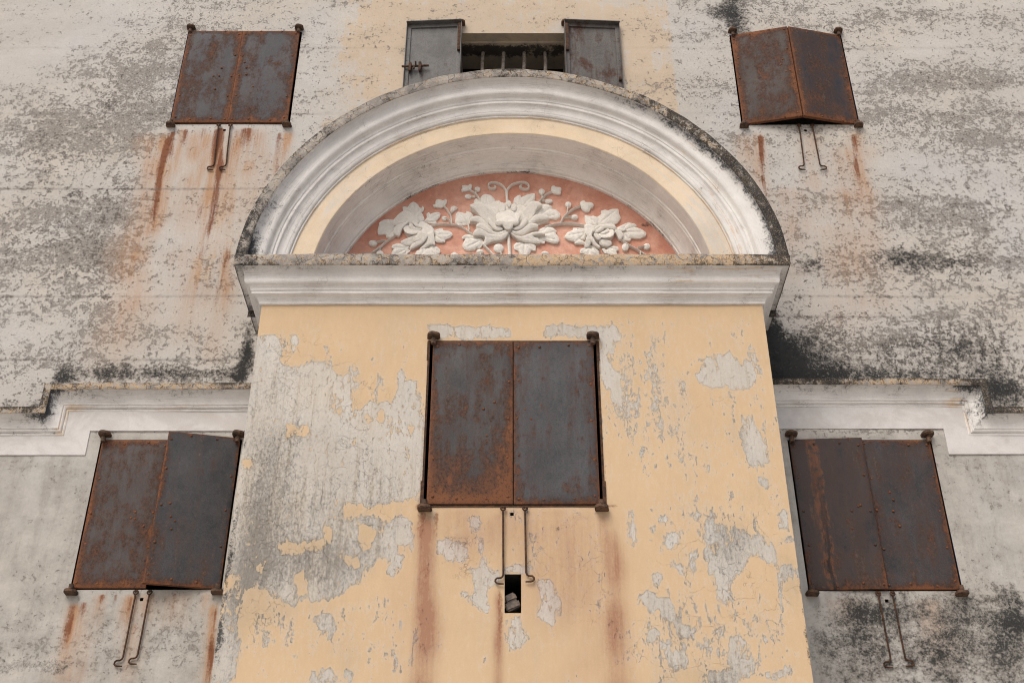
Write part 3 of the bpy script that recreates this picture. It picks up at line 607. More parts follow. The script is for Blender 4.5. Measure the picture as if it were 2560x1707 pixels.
# arch: profile (projection, radius)
ZC = 5.50; ANG0 = math.asin((5.60-ZC)/1.75)
AP = smooth_prof([(-.01, 1.765), (.014, 1.768), 's', (.016, 1.776), (.010, 1.781), 's', (.026, 1.785), (.034, 1.797), (.036, 1.806), 's', (.040, 1.812), (.046, 1.835), (.058, 1.856), (.072, 1.866), 's', (.077, 1.872), (.077, 1.890), 's', (.085, 1.896), 's', (.090, 1.912), (.104, 1.922), (.122, 1.932), (.133, 1.950), (.135, 1.985), (.141, 2.020), (.156, 2.048), 's', (.163, 2.056), 's', (.205, 2.050)])
def archframe(t, p, r): return (-math.cos(t)*r, T-p, ZC+math.sin(t)*r)
def arcs(r, n=200): a0 = math.asin((5.62-ZC)/r); return [a0+(math.pi-2*a0)*i/n for i in range(n+1)]
def amold(X, Y, Z, p, r):
    a = np.degrees(np.arctan2(Z-ZC, X))      # 0 = right springing, 180 = left
    out = np.clip((r-1.96)/.1, 0, 1)*(.95*np.exp(-((a-38)/17)**2)+.95*np.exp(-((a-6)/14)**2)+.25*np.exp(-((a-60)/10)**2)+.25*np.exp(-((a-90)/3)**2))
    out += np.clip((r-1.90)/.16, 0, 1)*(.85*np.exp(-((a-176)/8)**2)+.3*np.exp(-((a-160)/6)**2)+.3*np.exp(-((a-144)/3)**2))
    out += np.clip((r-1.80)/.3, 0, 1)*.28*np.exp(-((a-170)/14)**2)+.1*np.exp(-((a-20)/20)**2)
    return out
sweep('arch_moulding', arcs(2.0), AP, M['trim'], archframe, mold=amold, scrape=lambda X, Y, Z, p, r: .12+.35*np.exp(-((X-1.7)/.4)**2)+.25*np.exp(-((X+1.)/.5)**2)+.5*(r < 1.775), label='white half round moulding framing the niche')
EAP = [(.200, 2.046), (.205, 2.045), (.213, 2.062), (.211, 2.09), (.215, 2.125), (.207, 2.136), (.10, 2.14), (-.2, 2.14), (-.73, 2.14)]
def acmold(X, Y, Z, p, r):
    a = np.degrees(np.arctan2(Z-ZC, X))
    return .26+.62*np.exp(-((a-38)/22)**2)+.75*np.exp(-((a-5)/16)**2)+.5*np.exp(-((a-172)/12)**2)+.35*np.exp(-((a-90)/4)**2)+.25*np.exp(-((a-140)/5)**2)+.3*(r < 2.05)+.25*(r > 2.12)-.25*np.exp(-((a-112)/14)**2)
sweep('arch_coping', arcs(2.1, 240), EAP, M['coping'], archframe, mold=acmold, scrape=lambda X, Y, Z, p, r: .5*np.clip(X*.5+.3, 0, 1), jit=.006, label='stained stone rim along the top of the arch, blackest on its right side')
sweep('yellow_archband', arcs(1.7), [(0., 1.768), (.001, 1.72), (.0, 1.66), (.001, 1.60), (-.006, 1.593)], M['ytrim'], archframe, scrape=lambda X, Y, Z, p, r: .2+.5*np.exp(-((X-1.55)/.35)**2)+.3*np.exp(-((X+1.5)/.4)**2), mold=lambda X, Y, Z, p, r: .12*np.exp(-((X-1.6)/.2)**2), label='flat yellow band inside the white arch moulding')
NP_ = smooth_prof([(-.006, 1.593), (-.10, 1.590), (-.165, 1.588), 's', (-.170, 1.578), (-.192, 1.577), 's', (-.198, 1.572), (-.24, 1.566), (-.30, 1.548), (-.345, 1.520), 's', (-.352, 1.514), (-.372, 1.508), 's', (-.376, 1.500), (-.41, 1.497)])
sweep('niche_soffit', arcs(1.55), NP_, M['soffit'], archframe, mold=lambda X, Y, Z, p, r: .10+.25*(p < -.375)+.35*np.exp(-((X-.02)/.06)**2)*np.exp(-((p+.165)/.02)**2), scrape=lambda X, Y, Z, p, r: .1+.45*np.clip((np.abs(X)-.9)/.6, 0, 1), label='pale coved soffit of the recessed niche')  # darker strip where the soffit meets the panel, and one small spot
# masonry body behind the arch
bd = MB(); n = 60
av = [(-math.cos(math.pi*i/n)*2.13, ZC+math.sin(math.pi*i/n)*2.13) for i in range(n+1)]
iv = [(-math.cos(math.pi*i/n)*1.60, ZC+math.sin(math.pi*i/n)*1.60) for i in range(n+1)]
bd.add([(x, 8.12, z) for x, z in av]+[(x, 8.12, z) for x, z in iv], [(i, i+1, n+2+i, n+1+i) for i in range(n)])
bd.build('pediment_masonry', [M['coping']], root, None, False)
# tympanum
YT = 8.10; rs = 1.515
tx = np.linspace(-rs, rs, 150); tz = np.linspace(5.60, ZC+rs, 80); XX, ZZ = np.meshgrid(tx, tz)
rr_ = np.hypot(XX, ZZ-ZC); sc_ = np.minimum(1, rs/np.maximum(rr_, 1e-6))
XT = XX*sc_; ZT = np.maximum(5.6, ZC+(ZZ-ZC)*sc_)
V = np.stack([XT, YT+vnoise(XT, ZT, 2.5, 2)*.012, ZT], -1).reshape(-1, 3); nx = len(tx)
F = [(j*nx+i, j*nx+i+1, (j+1)*nx+i+1, (j+1)*nx+i) for j in range(len(tz)-1) for i in range(nx-1)]
rN = np.hypot(V[:, 0], V[:, 2]-ZC)
A = np.zeros((len(V), 4)); A[:, 0] = np.clip((rN-1.46)/.05, 0, 1)*.45+np.exp(-((V[:, 0]-1.12)/.05)**2-((V[:, 2]-6.42)/.03)**2)*.9; A[:, 1] = np.clip((rN-1.0)/.45, 0, 1)*.8  # panel darkens towards its rim, with one small dark spot
tym = mobj('tympanum', V, F, M['pink'], attrs={'A': A}, label='terracotta coloured half round panel carrying a white flower relief')

# ------------------------------------------------------------------ stucco flower relief
RS = M['relief']
def zp6(s): return relpts(s, 840, 400, 5.113)
def zp7(s): return relpts(s, 1240, 400, 4.9)
def zpc(s): return relpts(s, 1120, 400, 7.84)
def relpts(s, ox, oy, k):
    v = [float(t) for t in s.split()]; return [Vector(U((ox+v[i]/k)/K, (oy+v[i+1]/k)/K, YT-.03)) for i in range(0, len(v), 2)]
def chaikin(P, it=2, c=.25):
    for _ in range(it):
        Q = []
        for i in range(len(P)):
            a, b = P[i], P[(i+1) % len(P)]
            if (b-a).length < .008: Q.append((a+b)/2)
            else: Q += [a*(1-c)+b*c, a*c+b*(1-c)]
        P = Q
    return P
def pdist(pt, P):
    p = np.array([q[:] for q in P]); a = p; b = np.roll(p, -1, 0); d = b-a; q = np.array(pt)
    t = np.clip(((q-a)*d).sum(1)/np.maximum((d*d).sum(1), 1e-12), 0, 1)
    return np.sqrt((((a+d*t[:, None])-q)**2).sum(1)).min()
def relief(mb, P, h=.03, base=0., bulge=.05, veins=None, tilt=(0, 0), sm=1, rim=0.):
    """one raised stucco shape: outline P, edge height h above the panel, domed by bulge, optional incised veins"""
    P = chaikin(P, 1, .12) if sm == 0 else chaikin(P, sm)
    Q = []
    for i in range(len(P)):
        a, b = P[i], P[(i+1) % len(P)]; k = max(1, int((b-a).length/.02))
        Q += [a.lerp(b, t/k) for t in range(k)]
    P = Q; n = len(P)
    xs_ = [p.x for p in P]; zs_ = [p.y for p in P]; pts = [Vector(p) for p in P]; st = max(.011, math.sqrt((max(xs_)-min(xs_))*(max(zs_)-min(zs_)))/26)
    cx, cz = sum(xs_)/n, sum(zs_)/n; row = 0; z = min(zs_)
    poly = P
    def inside(x, z):
        c = False; j = n-1
        for i in range(n):
            if (poly[i].y > z) != (poly[j].y > z) and x < (poly[j].x-poly[i].x)*(z-poly[i].y)/(poly[j].y-poly[i].y)+poly[i].x: c = not c
            j = i
        return c
    while z < max(zs_):
        x = min(xs_)+(row % 2)*st/2
        while x < max(xs_):
            if inside(x, z) and pdist((x, z), P) > st*.45: pts.append(Vector((x, z)))
            x += st
        z += st*.87; row += 1
    r = delaunay_2d_cdt(pts, [], [list(range(n))], 1, 1e-7)
    vo, fo = r[0], r[2]; hs = []
    for v in vo:
        dd = pdist((v.x, v.y), P); e = min(dd/.028, 1); q = h*.62+bulge*(1-(1-min(dd/.06, 1))**2)*.32+.006*math.sqrt(max(0, 1-(1-e)**2))
        if veins:
            for a, b in veins:
                ab = b-a; t = max(0, min(1, (v-a).dot(ab)/max(ab.length_squared, 1e-9))); q -= .008*math.exp(-(((v-(a+ab*t)).length)/.007)**2)
        q += tilt[0]*(v.x-cx)+tilt[1]*(v.y-cz)+rim*math.exp(-(dd/.02)**2)
        hs.append(q+rng.uniform(-.0008, .0008))
    b0 = len(mb.v); m_ = len(vo)
    F = [list(f) for f in fo]
    edges = {}
    for f in F:
        for i in range(len(f)):
            e = (f[i], f[(i+1) % len(f)]); edges[e] = 1
    bnd = [e for e in edges if (e[1], e[0]) not in edges]
    # orientation: want normals toward -Y
    area = sum((vo[f[0]].x*(vo[f[1]].y-vo[f[2]].y)+vo[f[1]].x*(vo[f[2]].y-vo[f[0]].y)+vo[f[2]].x*(vo[f[0]].y-vo[f[1]].y)) for f in F)
    vs_ = [(v.x, YT-base-q, v.y) for v, q in zip(vo, hs)]+[(v.x, YT+.01, v.y) for v in vo]
    side = [(e[1], e[0], e[0]+m_, e[1]+m_) for e in bnd]
    mb.add(vs_, F+side)
def radial(c, tips): return [(c, t) for t in tips]
def leaf(P, c, h=.03, base=0., name='leaf', **k):
    mb = MB(); c = Vector(c)
    far = sorted(P, key=lambda q: -(q-c).length); tips = []
    for q in far:
        if all((q-t).angle(t-c, 9) is not None and (q-c).angle(t-c) > .45 for t in tips) and (q-c).length > .03: tips.append(q)
        if len(tips) > 5: break
    relief(mb, P, h, base, .022, [(c, c.lerp(t, .8)) for t in tips], sm=0, **k)
    return mb.build(name, [RS], tym)
L6 = lambda s, cs, **k: leaf(zp6(s), zp6(cs)[0], **k)
L7 = lambda s, cs, **k: leaf(zp7(s), zp7(cs)[0], **k)
# leaves, left half
L6('850 610 850 588 885 583 915 592 945 545 985 522 1020 535 1050 565 1070 600 1095 600 1105 575 1125 600 1115 640 1090 655 1110 690 1130 740 1100 800 1000 780 930 700 870 665', '990 740')
L6('548 820 550 790 600 755 660 745 720 750 770 780 770 860 745 900 745 960 700 975 660 985 635 965 635 935 540 945 530 920 530 880', '760 850')
L6('1160 720 1155 680 1185 655 1205 682 1240 665 1300 655 1335 670 1330 710 1295 750 1270 765 1290 790 1240 800 1190 795 1165 782 1110 810 1120 780', '1150 780')
L6('1250 900 1275 880 1330 865 1360 864 1372 890 1440 895 1480 920 1492 945 1460 980 1390 1010 1397 1035 1350 1045 1290 1038 1262 1020 1240 960', '1250 950')
L6('705 1110 720 1075 780 1052 850 1060 920 1085 960 1120 940 1160 890 1200 850 1225 720 1215 705 1180 740 1120', '940 1120')
L6('1010 1190 1030 1150 1100 1110 1200 1080 1290 1095 1330 1130 1335 1170 1310 1200 1275 1240 1050 1250 1015 1215', '1170 1100')
L6('1520 790 1530 680 1560 650 1600 660 1655 672 1668 640 1720 660 1755 690 1755 740 1720 800 1650 820 1570 822', '1680 810')
L6('1760 560 1760 510 1790 480 1830 500 1870 440 1920 425 1980 440 2030 490 2037 533 2080 505 2110 530 2110 580 2080 650 2000 720 1850 660 1770 610', '1960 640')
L6('1605 980 1640 950 1700 940 1800 980 1880 1000 1910 1040 1870 1080 1830 1120 1790 1110 1780 1130 1700 1145 1640 1130 1612 1080 1655 990 1620 1000', '1880 1010')
L6('1430 1225 1505 1160 1560 1192 1600 1215 1560 1260 1440 1260', '1520 1240')
# leaves, right half
L7('210 520 220 460 265 425 298 418 307 447 380 415 475 395 482 440 470 480 435 515 468 530 430 570 380 600 300 640 260 590', '300 590')
L7('520 560 560 530 630 530 692 562 675 585 740 600 790 650 785 690 720 715 638 702 657 737 580 760 500 790 440 790 440 700', '470 730')
L7('480 890 560 820 630 805 700 820 747 862 728 880 765 930 780 980 750 1010 680 1005 600 978 597 1012 530 1000 480 960', '520 930')
L7('215 1030 250 1000 330 985 440 1000 490 1040 487 1102 430 1095 420 1130 380 1165 340 1178 290 1150 272 1100 225 1085', '350 1000')
L7('1090 730 1085 665 1165 680 1190 672 1240 690 1290 650 1285 612 1340 598 1370 610 1420 590 1500 588 1510 650 1532 700 1490 760 1400 790 1300 830 1200 840 1110 800', '1250 790')
L7('835 930 870 880 940 850 942 822 1010 820 1090 825 1130 860 1110 930 1090 960 1028 962 1092 988 1090 1020 958 1017 972 990 880 970', '1110 880')
L7('1440 840 1560 780 1620 755 1700 770 1732 795 1700 808 1790 840 1843 880 1840 915 1760 950 1650 943 1652 977 1570 975 1540 930 1460 880', '1520 880')
L7('1028 1130 1035 1080 1080 1065 1170 1035 1230 1065 1270 1115 1262 1155 1213 1143 1200 1190 1110 1190 1082 1140', '1165 1060')
L7('1290 1070 1380 1055 1440 1040 1500 1055 1506 1092 1473 1100 1490 1162 1440 1170 1380 1140 1330 1130', '1350 1070')
L7('740 1190 780 1145 840 1140 890 1165 900 1200', '820 1200')
# stems
def stem(strs, r=.012, name='stem'):
    mb = MB()
    for conv, s, rad in strs:
        P = conv(s)
        C = [tuple(p) for p in P]; C = crom(C, 6) if len(C) > 2 else [P[0].lerp(P[1], t/6)[:] for t in range(7)]
        n = len(C); off = []
        mb2 = [Vector(c) for c in C]; left, right = [], []
        for i, p in enumerate(mb2):
            t = (mb2[min(i+1, n-1)]-mb2[max(i-1, 0)]); t = t.normalized() if t.length > 0 else Vector((1, 0)); nn = Vector((-t.y, t.x))
            rr = rad/5.113/3048*9.6*.85; left.append(p+nn*rr); right.append(p-nn*rr)
        # ribbon with raised round back
        vs_ = []; prof = ((-1, -.01), (-1, .020), (-.6, .030), (0, .034), (.6, .030), (1, .020), (1, -.01))
        for l, rgt in zip(left, right):
            mid = (l+rgt)/2; hv = (l-rgt)/2
            vs_ += [((mid+hv*a).x, YT-b, (mid+hv*a).y) for a, b in prof]
        k = len(prof); fs = [(i*k+j, (i+1)*k+j, (i+1)*k+j+1, i*k+j+1) for i in range(n-1) for j in range(k-1)]
        fs += [tuple(range(k)), tuple((n-1)*k+j for j in range(k))[::-1]]
        mb.add(vs_, fs)
    return mb.build(name, [RS], tym)
stem([(zp6, '1160 860 1230 828 1330 812 1450 815 1560 832 1640 870 1700 915 1770 960', 14), (zp6, '1480 815 1470 720 1430 640 1380 580', 12), (zp6, '1385 738 1430 745 1475 790', 9), (zp6, '1495 610 1480 650 1450 690', 9), (zp6, '1690 815 1705 890', 13)])
stem([(zp6, '1845 510 1800 440 1760 405 1690 365', 12), (zp6, '1808 365 1775 418', 10), (zp6, '1700 458 1780 460', 10)])
stem([(zp6, '760 955 640 1035 560 1105 500 1150 440 1195', 12), (zp6, '480 1050 560 1030 630 1020', 8), (zp6, '560 1180 558 1145 570 1105', 9), (zp6, '440 1190 380 1188 340 1195 305 1225', 11)])
stem([(zp6, '2206 950 2212 1050 2225 1250', 27)]); stem([(zp6, '1880 1070 1950 1140 2050 1250', 18), (zp6, '2080 1120 2110 1185 2150 1250', 14)])
stem([(zp6, '2190 560 2185 460 2178 375', 22), (zp6, '2182 400 2140 328 2080 290 2010 276 1958 292 1950 325 1975 355 2018 358 2042 338 2022 326', 12), (zp7, '128 380 150 335 200 290 290 265 360 268 400 300 400 335 365 348 320 340 292 318 312 306', 12)], name='tendril')
stem([(zp7, '470 560 560 470 620 410 690 380', 12), (zp7, '565 465 562 400', 11), (zp7, '560 488 600 492 640 495', 9)])
stem([(zp7, '600 815 720 780 850 768 970 775 1060 790 1160 820', 14), (zp7, '790 765 830 690 880 640 950 590 1040 555', 11), (zp7, '873 640 880 560', 11), (zp7, '835 688 930 686', 8)])
stem([(zp7, '1530 960 1620 1030 1740 1095 1910 1210', 12), (zp7, '1590 1060 1595 1010', 8), (zp7, '1735 1058 1830 1050', 10), (zp7, '1770 1110 1775 1200', 10)])
stem([(zp6, '1560 1212 1650 1205 1760 1203 1890 1230', 9), (zp6, '1840 1160 1855 1225', 12)]); stem([(zp7, '580 1130 530 1200', 9)])
# buds
def bud(P, h=.034, sm=2, name='bud'):
    mb = MB(); relief(mb, P, h, 0, .03, None, sm=sm); return mb.build(name, [RS], tym)
def ell(conv, cx, cy, rx, ry): return conv(' '.join('%f %f' % (cx+rx*math.cos(a*math.pi/7), cy-ry*math.sin(a*math.pi/7)) for a in range(14)))
for conv, e in ((zp6, (1385, 735, 34, 26)), (zp6, (1808, 362, 38, 28)), (zp6, (1690, 457, 46, 27)), (zp6, (470, 1053, 56, 36)), (zp6, (560, 1185, 46, 36)), (zp6, (2078, 1118, 66, 56)), (zp6, (1840, 1160, 46, 28)),
                (zp7, (560, 378, 38, 34)), (zp7, (645, 495, 50, 26)), (zp7, (885, 535, 38, 33)), (zp7, (960, 688, 46, 27)), (zp7, (1585, 1058, 42, 45)), (zp7, (1848, 1048, 42, 36))): bud(ell(conv, *e), sm=1)
bud(zp6('1235 565 1270 560 1270 510 1300 490 1340 502 1370 512 1390 490 1415 500 1415 540 1385 580 1350 602 1290 597 1250 592'), sm=1, name='blossom')
bud(zp6('1462 640 1465 600 1490 580 1515 578 1562 605 1520 632 1475 668'), sm=1)
bud(zp6('1600 322 1650 310 1688 322 1710 295 1740 310 1735 350 1710 378 1650 392 1605 390 1595 370 1622 350'), sm=1, name='blossom')
bud(zp7('670 360 682 310 718 305 725 322 800 325 802 365 785 380 803 395 780 412 720 405 680 390'), sm=1, name='blossom')
bud(zp7('1030 540 1032 500 1085 485 1092 510 1170 510 1200 535 1190 570 1150 585 1155 610 1110 628 1060 610'), sm=1, name='blossom')
bud(zp7('548 1135 590 1100 655 1130 640 1150 580 1158'), sm=1)
# flowers made of overlapping petals
def flower(conv, petals, label):
    mb = MB()
    for s, h, base, tilt in petals:
        relief(mb, conv(s), h, base, .03, None, tilt, sm=1, rim=.010)
    return mb.build('flower', [RS], tym, label=label)
flower(zp6, [('1100 790 1160 820 1230 860 1258 900 1245 980 1100 970 1040 900 1040 830', .05, 0, (0, 0)),
    ('740 770 800 710 880 670 960 690 1030 740 1070 800 1000 830 930 810 880 800 800 832 720 838 688 830 690 808', .045, 0, (0, .25)),
    ('740 890 755 860 850 828 940 800 900 840 850 880 830 920 812 972 760 960 735 930', .05, .0, (0, .2)),
    ('860 900 868 860 905 815 935 840 970 880 1040 905 1090 935 1040 972 960 985 900 962', .06, 0, (0, -.3)),
    ('925 860 960 830 1000 880 1060 895 1100 905 1050 925 980 925', .075, 0, (0, .2)), ('985 835 1000 808 1060 860 1110 890 1080 895 1020 880', .085, 0, (0, .2)),
    ('1160 980 1190 950 1250 950 1262 1040 1272 1100 1210 1080 1130 1130 1070 1162 1060 1130 1130 1080 1165 1030', .05, 0, (.1, .2)),
    ('815 1050 860 1030 920 1010 1000 985 1060 960 1085 965 1030 1010 1010 1050 950 1092 870 1087', .05, 0, (0, .3)),
    ('1085 955 1130 955 1172 985 1160 1040 1100 1085 1020 1112 958 1147 943 1130 955 1092 1010 1062 1070 1040 1110 1000', .065, 0, (.1, .2)),
    ('1030 990 1060 955 1100 950 1115 990 1095 1040 1050 1062 1000 1058 995 1030', .08, 0, (.1, .2))], 'left flower of the relief, petals turned towards the lower left')
flower(zp7, [('1080 800 1160 790 1200 830 1190 900 1150 940 1090 920 1085 850', .05, 0, (0, 0)), ('1170 890 1230 820 1330 800 1440 800 1480 840 1450 860 1380 840 1290 850 1220 890', .05, 0, (0, .2)),
    ('1240 920 1320 900 1385 865 1405 825 1455 880 1440 940 1390 982 1300 985 1255 955', .06, 0, (0, -.3)), ('1270 920 1330 885 1375 850 1385 890 1330 930 1290 938', .075, 0, (0, -.2)), ('1200 905 1290 845 1325 865 1290 897 1230 915', .085, 0, (0, .2)), ('1170 890 1230 830 1262 822 1275 840 1240 875 1200 898', .075, 0, (0, .2)),
    ('1440 870 1520 875 1562 915 1548 960 1510 982 1485 930', .05, 0, (0, .2)), ('1500 850 1560 845 1605 855 1570 880 1520 880', .05, 0, (0, 0)),
    ('1110 950 1150 920 1180 930 1170 1000 1145 1060 1080 1077 1090 1010', .05, 0, (-.1, .2)), ('1150 955 1190 970 1220 1030 1282 1070 1260 1092 1200 1055 1155 1000', .065, 0, (0, .2)), ('1190 930 1235 930 1285 970 1275 1005 1235 1000 1205 965', .085, 0, (0, .2)),
    ('1270 985 1340 988 1425 1010 1405 1050 1350 1062 1280 1052 1260 1020', .05, 0, (0, .2))], 'right flower of the relief, petals turned towards the lower right')
# centre flower: coordinates of the centre crop
CF = [('500 930 560 800 760 900 940 780 1040 850 1180 830 1340 900 1480 880 1560 960 1400 1230 1180 1300 940 1220 700 1050', .03, 0, (0, 0)),
    ('990 940 1010 870 1060 845 1110 880 1130 960 1090 1060 1010 1050', .055, 0, (0, 0)), ('1140 880 1150 820 1190 812 1230 840 1240 900 1190 960', .06, 0, (0, 0)), ('1230 960 1250 890 1310 870 1350 920 1340 1000 1270 1030', .055, 0, (0, 0)), ('1350 1080 1380 1010 1430 1020 1430 1110 1370 1180', .05, 0, (0, 0)), ('840 980 900 940 970 960 990 1050 940 1110 870 1060', .05, 0, (0, 0)),
    ('930 1100 1000 1040 1130 1000 1260 1020 1380 1080 1400 1180 1340 1260 1180 1300 1020 1260 940 1190', .06, 0, (0, -.1)),
    ('410 970 530 925 680 925 800 970 900 1060 980 1180 1010 1260 960 1340 880 1330 800 1270 690 1180 630 1130 560 1050', .055, 0, (-.1, .3)),
    ('430 1240 440 1200 500 1160 600 1155 680 1200 760 1280 860 1330 900 1360 860 1400 780 1370 690 1320 600 1260 520 1235', .07, 0, (0, .3)),
    ('1380 1230 1420 1120 1500 990 1600 890 1720 870 1850 930 1840 960 1750 970 1700 1060 1640 1160 1560 1250 1460 1290', .055, 0, (.1, .3)),
    ('1420 1280 1540 1260 1640 1180 1720 1120 1860 1120 1990 1160 1980 1200 1890 1210 1760 1210 1660 1270 1560 1330 1440 1350', .07, 0, (0, .3)),
    ('780 1210 830 1200 880 1270 960 1330 1060 1370 1080 1390 1020 1420 940 1410 860 1360 800 1290', .085, 0, (0, .2)), ('1570 1190 1550 1280 1480 1360 1380 1400 1290 1400 1250 1380 1330 1360 1440 1290 1490 1210', .085, 0, (0, .2)),
    ('545 1390 550 1320 630 1290 720 1320 820 1390 920 1440 1020 1440 1120 1400 1160 1430 1080 1490 940 1500 820 1460 700 1400 600 1370', .07, 0, (0, .3)),
    ('1240 1400 1330 1430 1440 1400 1540 1330 1620 1290 1760 1310 1770 1360 1640 1370 1560 1440 1460 1485 1340 1480 1260 1450', .07, 0, (0, .3)),
    ('480 1500 520 1420 600 1390 700 1420 800 1480 900 1500 1040 1500 1180 1440 1190 1480 1110 1560 980 1600 860 1600 700 1680 700 1600 740 1530 640 1500 560 1510', .065, 0, (0, .3)),
    ('1210 1440 1300 1500 1420 1530 1540 1500 1660 1460 1760 1450 1900 1460 1900 1500 1700 1500 1650 1530 1780 1560 1820 1640 1700 1640 1520 1620 1380 1580 1270 1510', .065, 0, (0, .3)),
    ('1010 1270 1050 1200 1110 1150 1180 1135 1250 1150 1310 1200 1350 1250 1290 1285 1060 1285', .085, 0, (0, -.1)),
    ('925 1300 950 1255 1020 1270 1180 1275 1330 1265 1380 1240 1396 1280 1380 1330 1300 1345 1280 1330 1265 1390 1190 1430 1110 1400 1070 1330 990 1355 935 1335', .115, 0, (0, .25))]
flower(zpc, CF, 'large lotus like flower in the centre of the relief')

# ------------------------------------------------------------------ lower cornices with a stepped path
LP = smooth_prof([(0.002, -.002), (.013, 0.), 's', (.018, .012), (.014, .018), 's', (.024, .020), (.034, .030), (.034, .040), 's', (.042, .044), (.046, .060), (.056, .088), (.074, .118), (.096, .136), 's', (.100, .142), 's', (.128, .138)])
LE = [(.126, .136), (.130, .135), (.136, .146), (.134, .165), (.137, .186), (.128, .194), (.06, .198), (-.01, .2)]
def stepframe(pts, p, h, j):     # offset the path outward (left-hand side) by h, mitred
    n = len(pts); P = Vector(pts[j])
    def nor(a, b): t = (Vector(b)-Vector(a)).normalized(); return Vector((-t.y, t.x))
    n1 = nor(pts[j-1], pts[j]) if j > 0 else nor(pts[j], pts[j+1]); n2 = nor(pts[j], pts[j+1]) if j < n-1 else n1
    m_ = (n1+n2); m_ = m_/max(m_.dot(n1), .2)
    q = P+m_*h; return (q.x, W-p, q.y)
def lowcornice(side, label):
    zT, zB, xs_ = (4.795, 4.580, 3.512) if side < 0 else (4.835, 4.580, 3.575)
    base = [(side*5.6, zB), (side*xs_, zB), (side*xs_, zT), (side*1.93, zT)]
    if side > 0: base = base[::-1]
    # path runs left to right so that the outward side is up; at the step the outward side faces away from the bay
    dense = []; corner = {}
    pts = [Vector(b) for b in base]
    def fr(t, p, h): return stepframe2(pts, t, p, h)
    def stepframe2(pts, t, p, h):
        i = min(int(t), len(pts)-2); u = t-i
        a = Vector(stepframe(pts, p, h, i)); b = Vector(stepframe(pts, p, h, i+1)); return a.lerp(b, u)
    path = []
    for i in range(3):
        L = (pts[i+1]-pts[i]).length; k = max(3, int(L/.04)); path += [i+q/k for q in range(k)]
    path.append(3)
    ml = (lambda X, Y, Z, p, h: np.clip((h-.08)/.06, 0, 1)*(.22+.45*np.exp(-((X-side*3.62)/.14)**2))+.25*np.exp(-((X-side*3.65)/.1)**2)+.12)
    o = sweep('lower_cornice', path, LP, M['trim'], fr, mold=ml, scrape=lambda X, Y, Z, p, h: .15+.5*np.exp(-((X-side*3.5)/.1)**2)+.25*(h < .05)*(np.abs(X) < 3.6), label=label)
    me_ = (lambda X, Y, Z, p, h: .34+.3*(h > .18)+.35*np.exp(-((X-side*3.68)/.15)**2)+(.45*np.exp(-((X-2.3)/.4)**2)+.12 if side > 0 else .15*np.exp(-((X+2.2)/.3)**2))+.25*(np.abs(X) > 3.7))
    sweep('cornice_edge', path, LE, M['coping'], fr, parent=o, mold=me_, scrape=lambda X, Y, Z, p, h: .6+0*X, jit=.004)
    # painted frieze band under it
    a = side; fz = MB()
    b0, b1, bl, xi = (4.795-.175, 4.795, 4.408, 3.312) if side < 0 else (4.835-.195, 4.835, 4.415, 3.39)
    y0 = W-.009; out = [(a*5.6, bl), (a*xi, bl), (a*xi, b0), (a*1.93, b0), (a*1.93, b1+.02), (a*xs_, b1+.02), (a*xs_, zB+.02), (a*5.6, zB+.02)]
    # as a subdivided slab: three rectangles
    for (x0, x1, z0, z1) in ((5.6, xs_, bl, zB+.01), (xs_, xi, bl, b1+.01), (xi, 1.93, b0, b1+.01)):
        nx_ = 40; nz_ = 8; gx = np.linspace(a*x0, a*x1, nx_); gz = np.linspace(z0, z1, nz_)
        vv = [(x, y0+.002*math.sin(x*3+z*7), z) for z in gz for x in gx]
        fz.add(vv, [(j*nx_+i, j*nx_+i+1, (j+1)*nx_+i+1, (j+1)*nx_+i) for j in range(nz_-1) for i in range(nx_-1)])
    for (p, q) in zip(out[:4], out[1:4]): fz.add([(p[0], y0, p[1]), (q[0], y0, q[1]), (q[0], W+.01, q[1]), (p[0], W+.01, p[1])], [(0, 1, 2, 3)])
    fo = fz.build('painted_frieze', [M['frieze']], root, None, False)
    return o
def m_frieze():
    m = Mat('white_limewash_frieze')
    n1 = m.noise(3, 6, .65, .6); n2 = m.noise(16, 6, .7, .4); n3 = m.noise(80, 4, .6); br = m.noise(9, 5, .7, .3, sc=(.3, 1, 2.5))
    col = m.mix(n1.ss(.35, .65), (.62, .605, .59), (.54, .52, .50))
    col = m.mix((br*.6+n1*.4).ss(.55, .9)*.45, col, (.60, .47, .36))
    col = m.mix((n2*.7+n1*.3).ss(.74, .77)*.5, col, (.38, .36, .33))
    col = m.tone(col, n3*.12+n2*.1+.89)
    return m.out(col, .88, n2*.4+n3*.2, .004, .7)
M['frieze'] = m_frieze()
lowcornice(-1, 'white stepped cornice left of the bay above the lower left window')
lowcornice(1, 'white stepped cornice right of the bay above the lower right window, its rim black with mould')

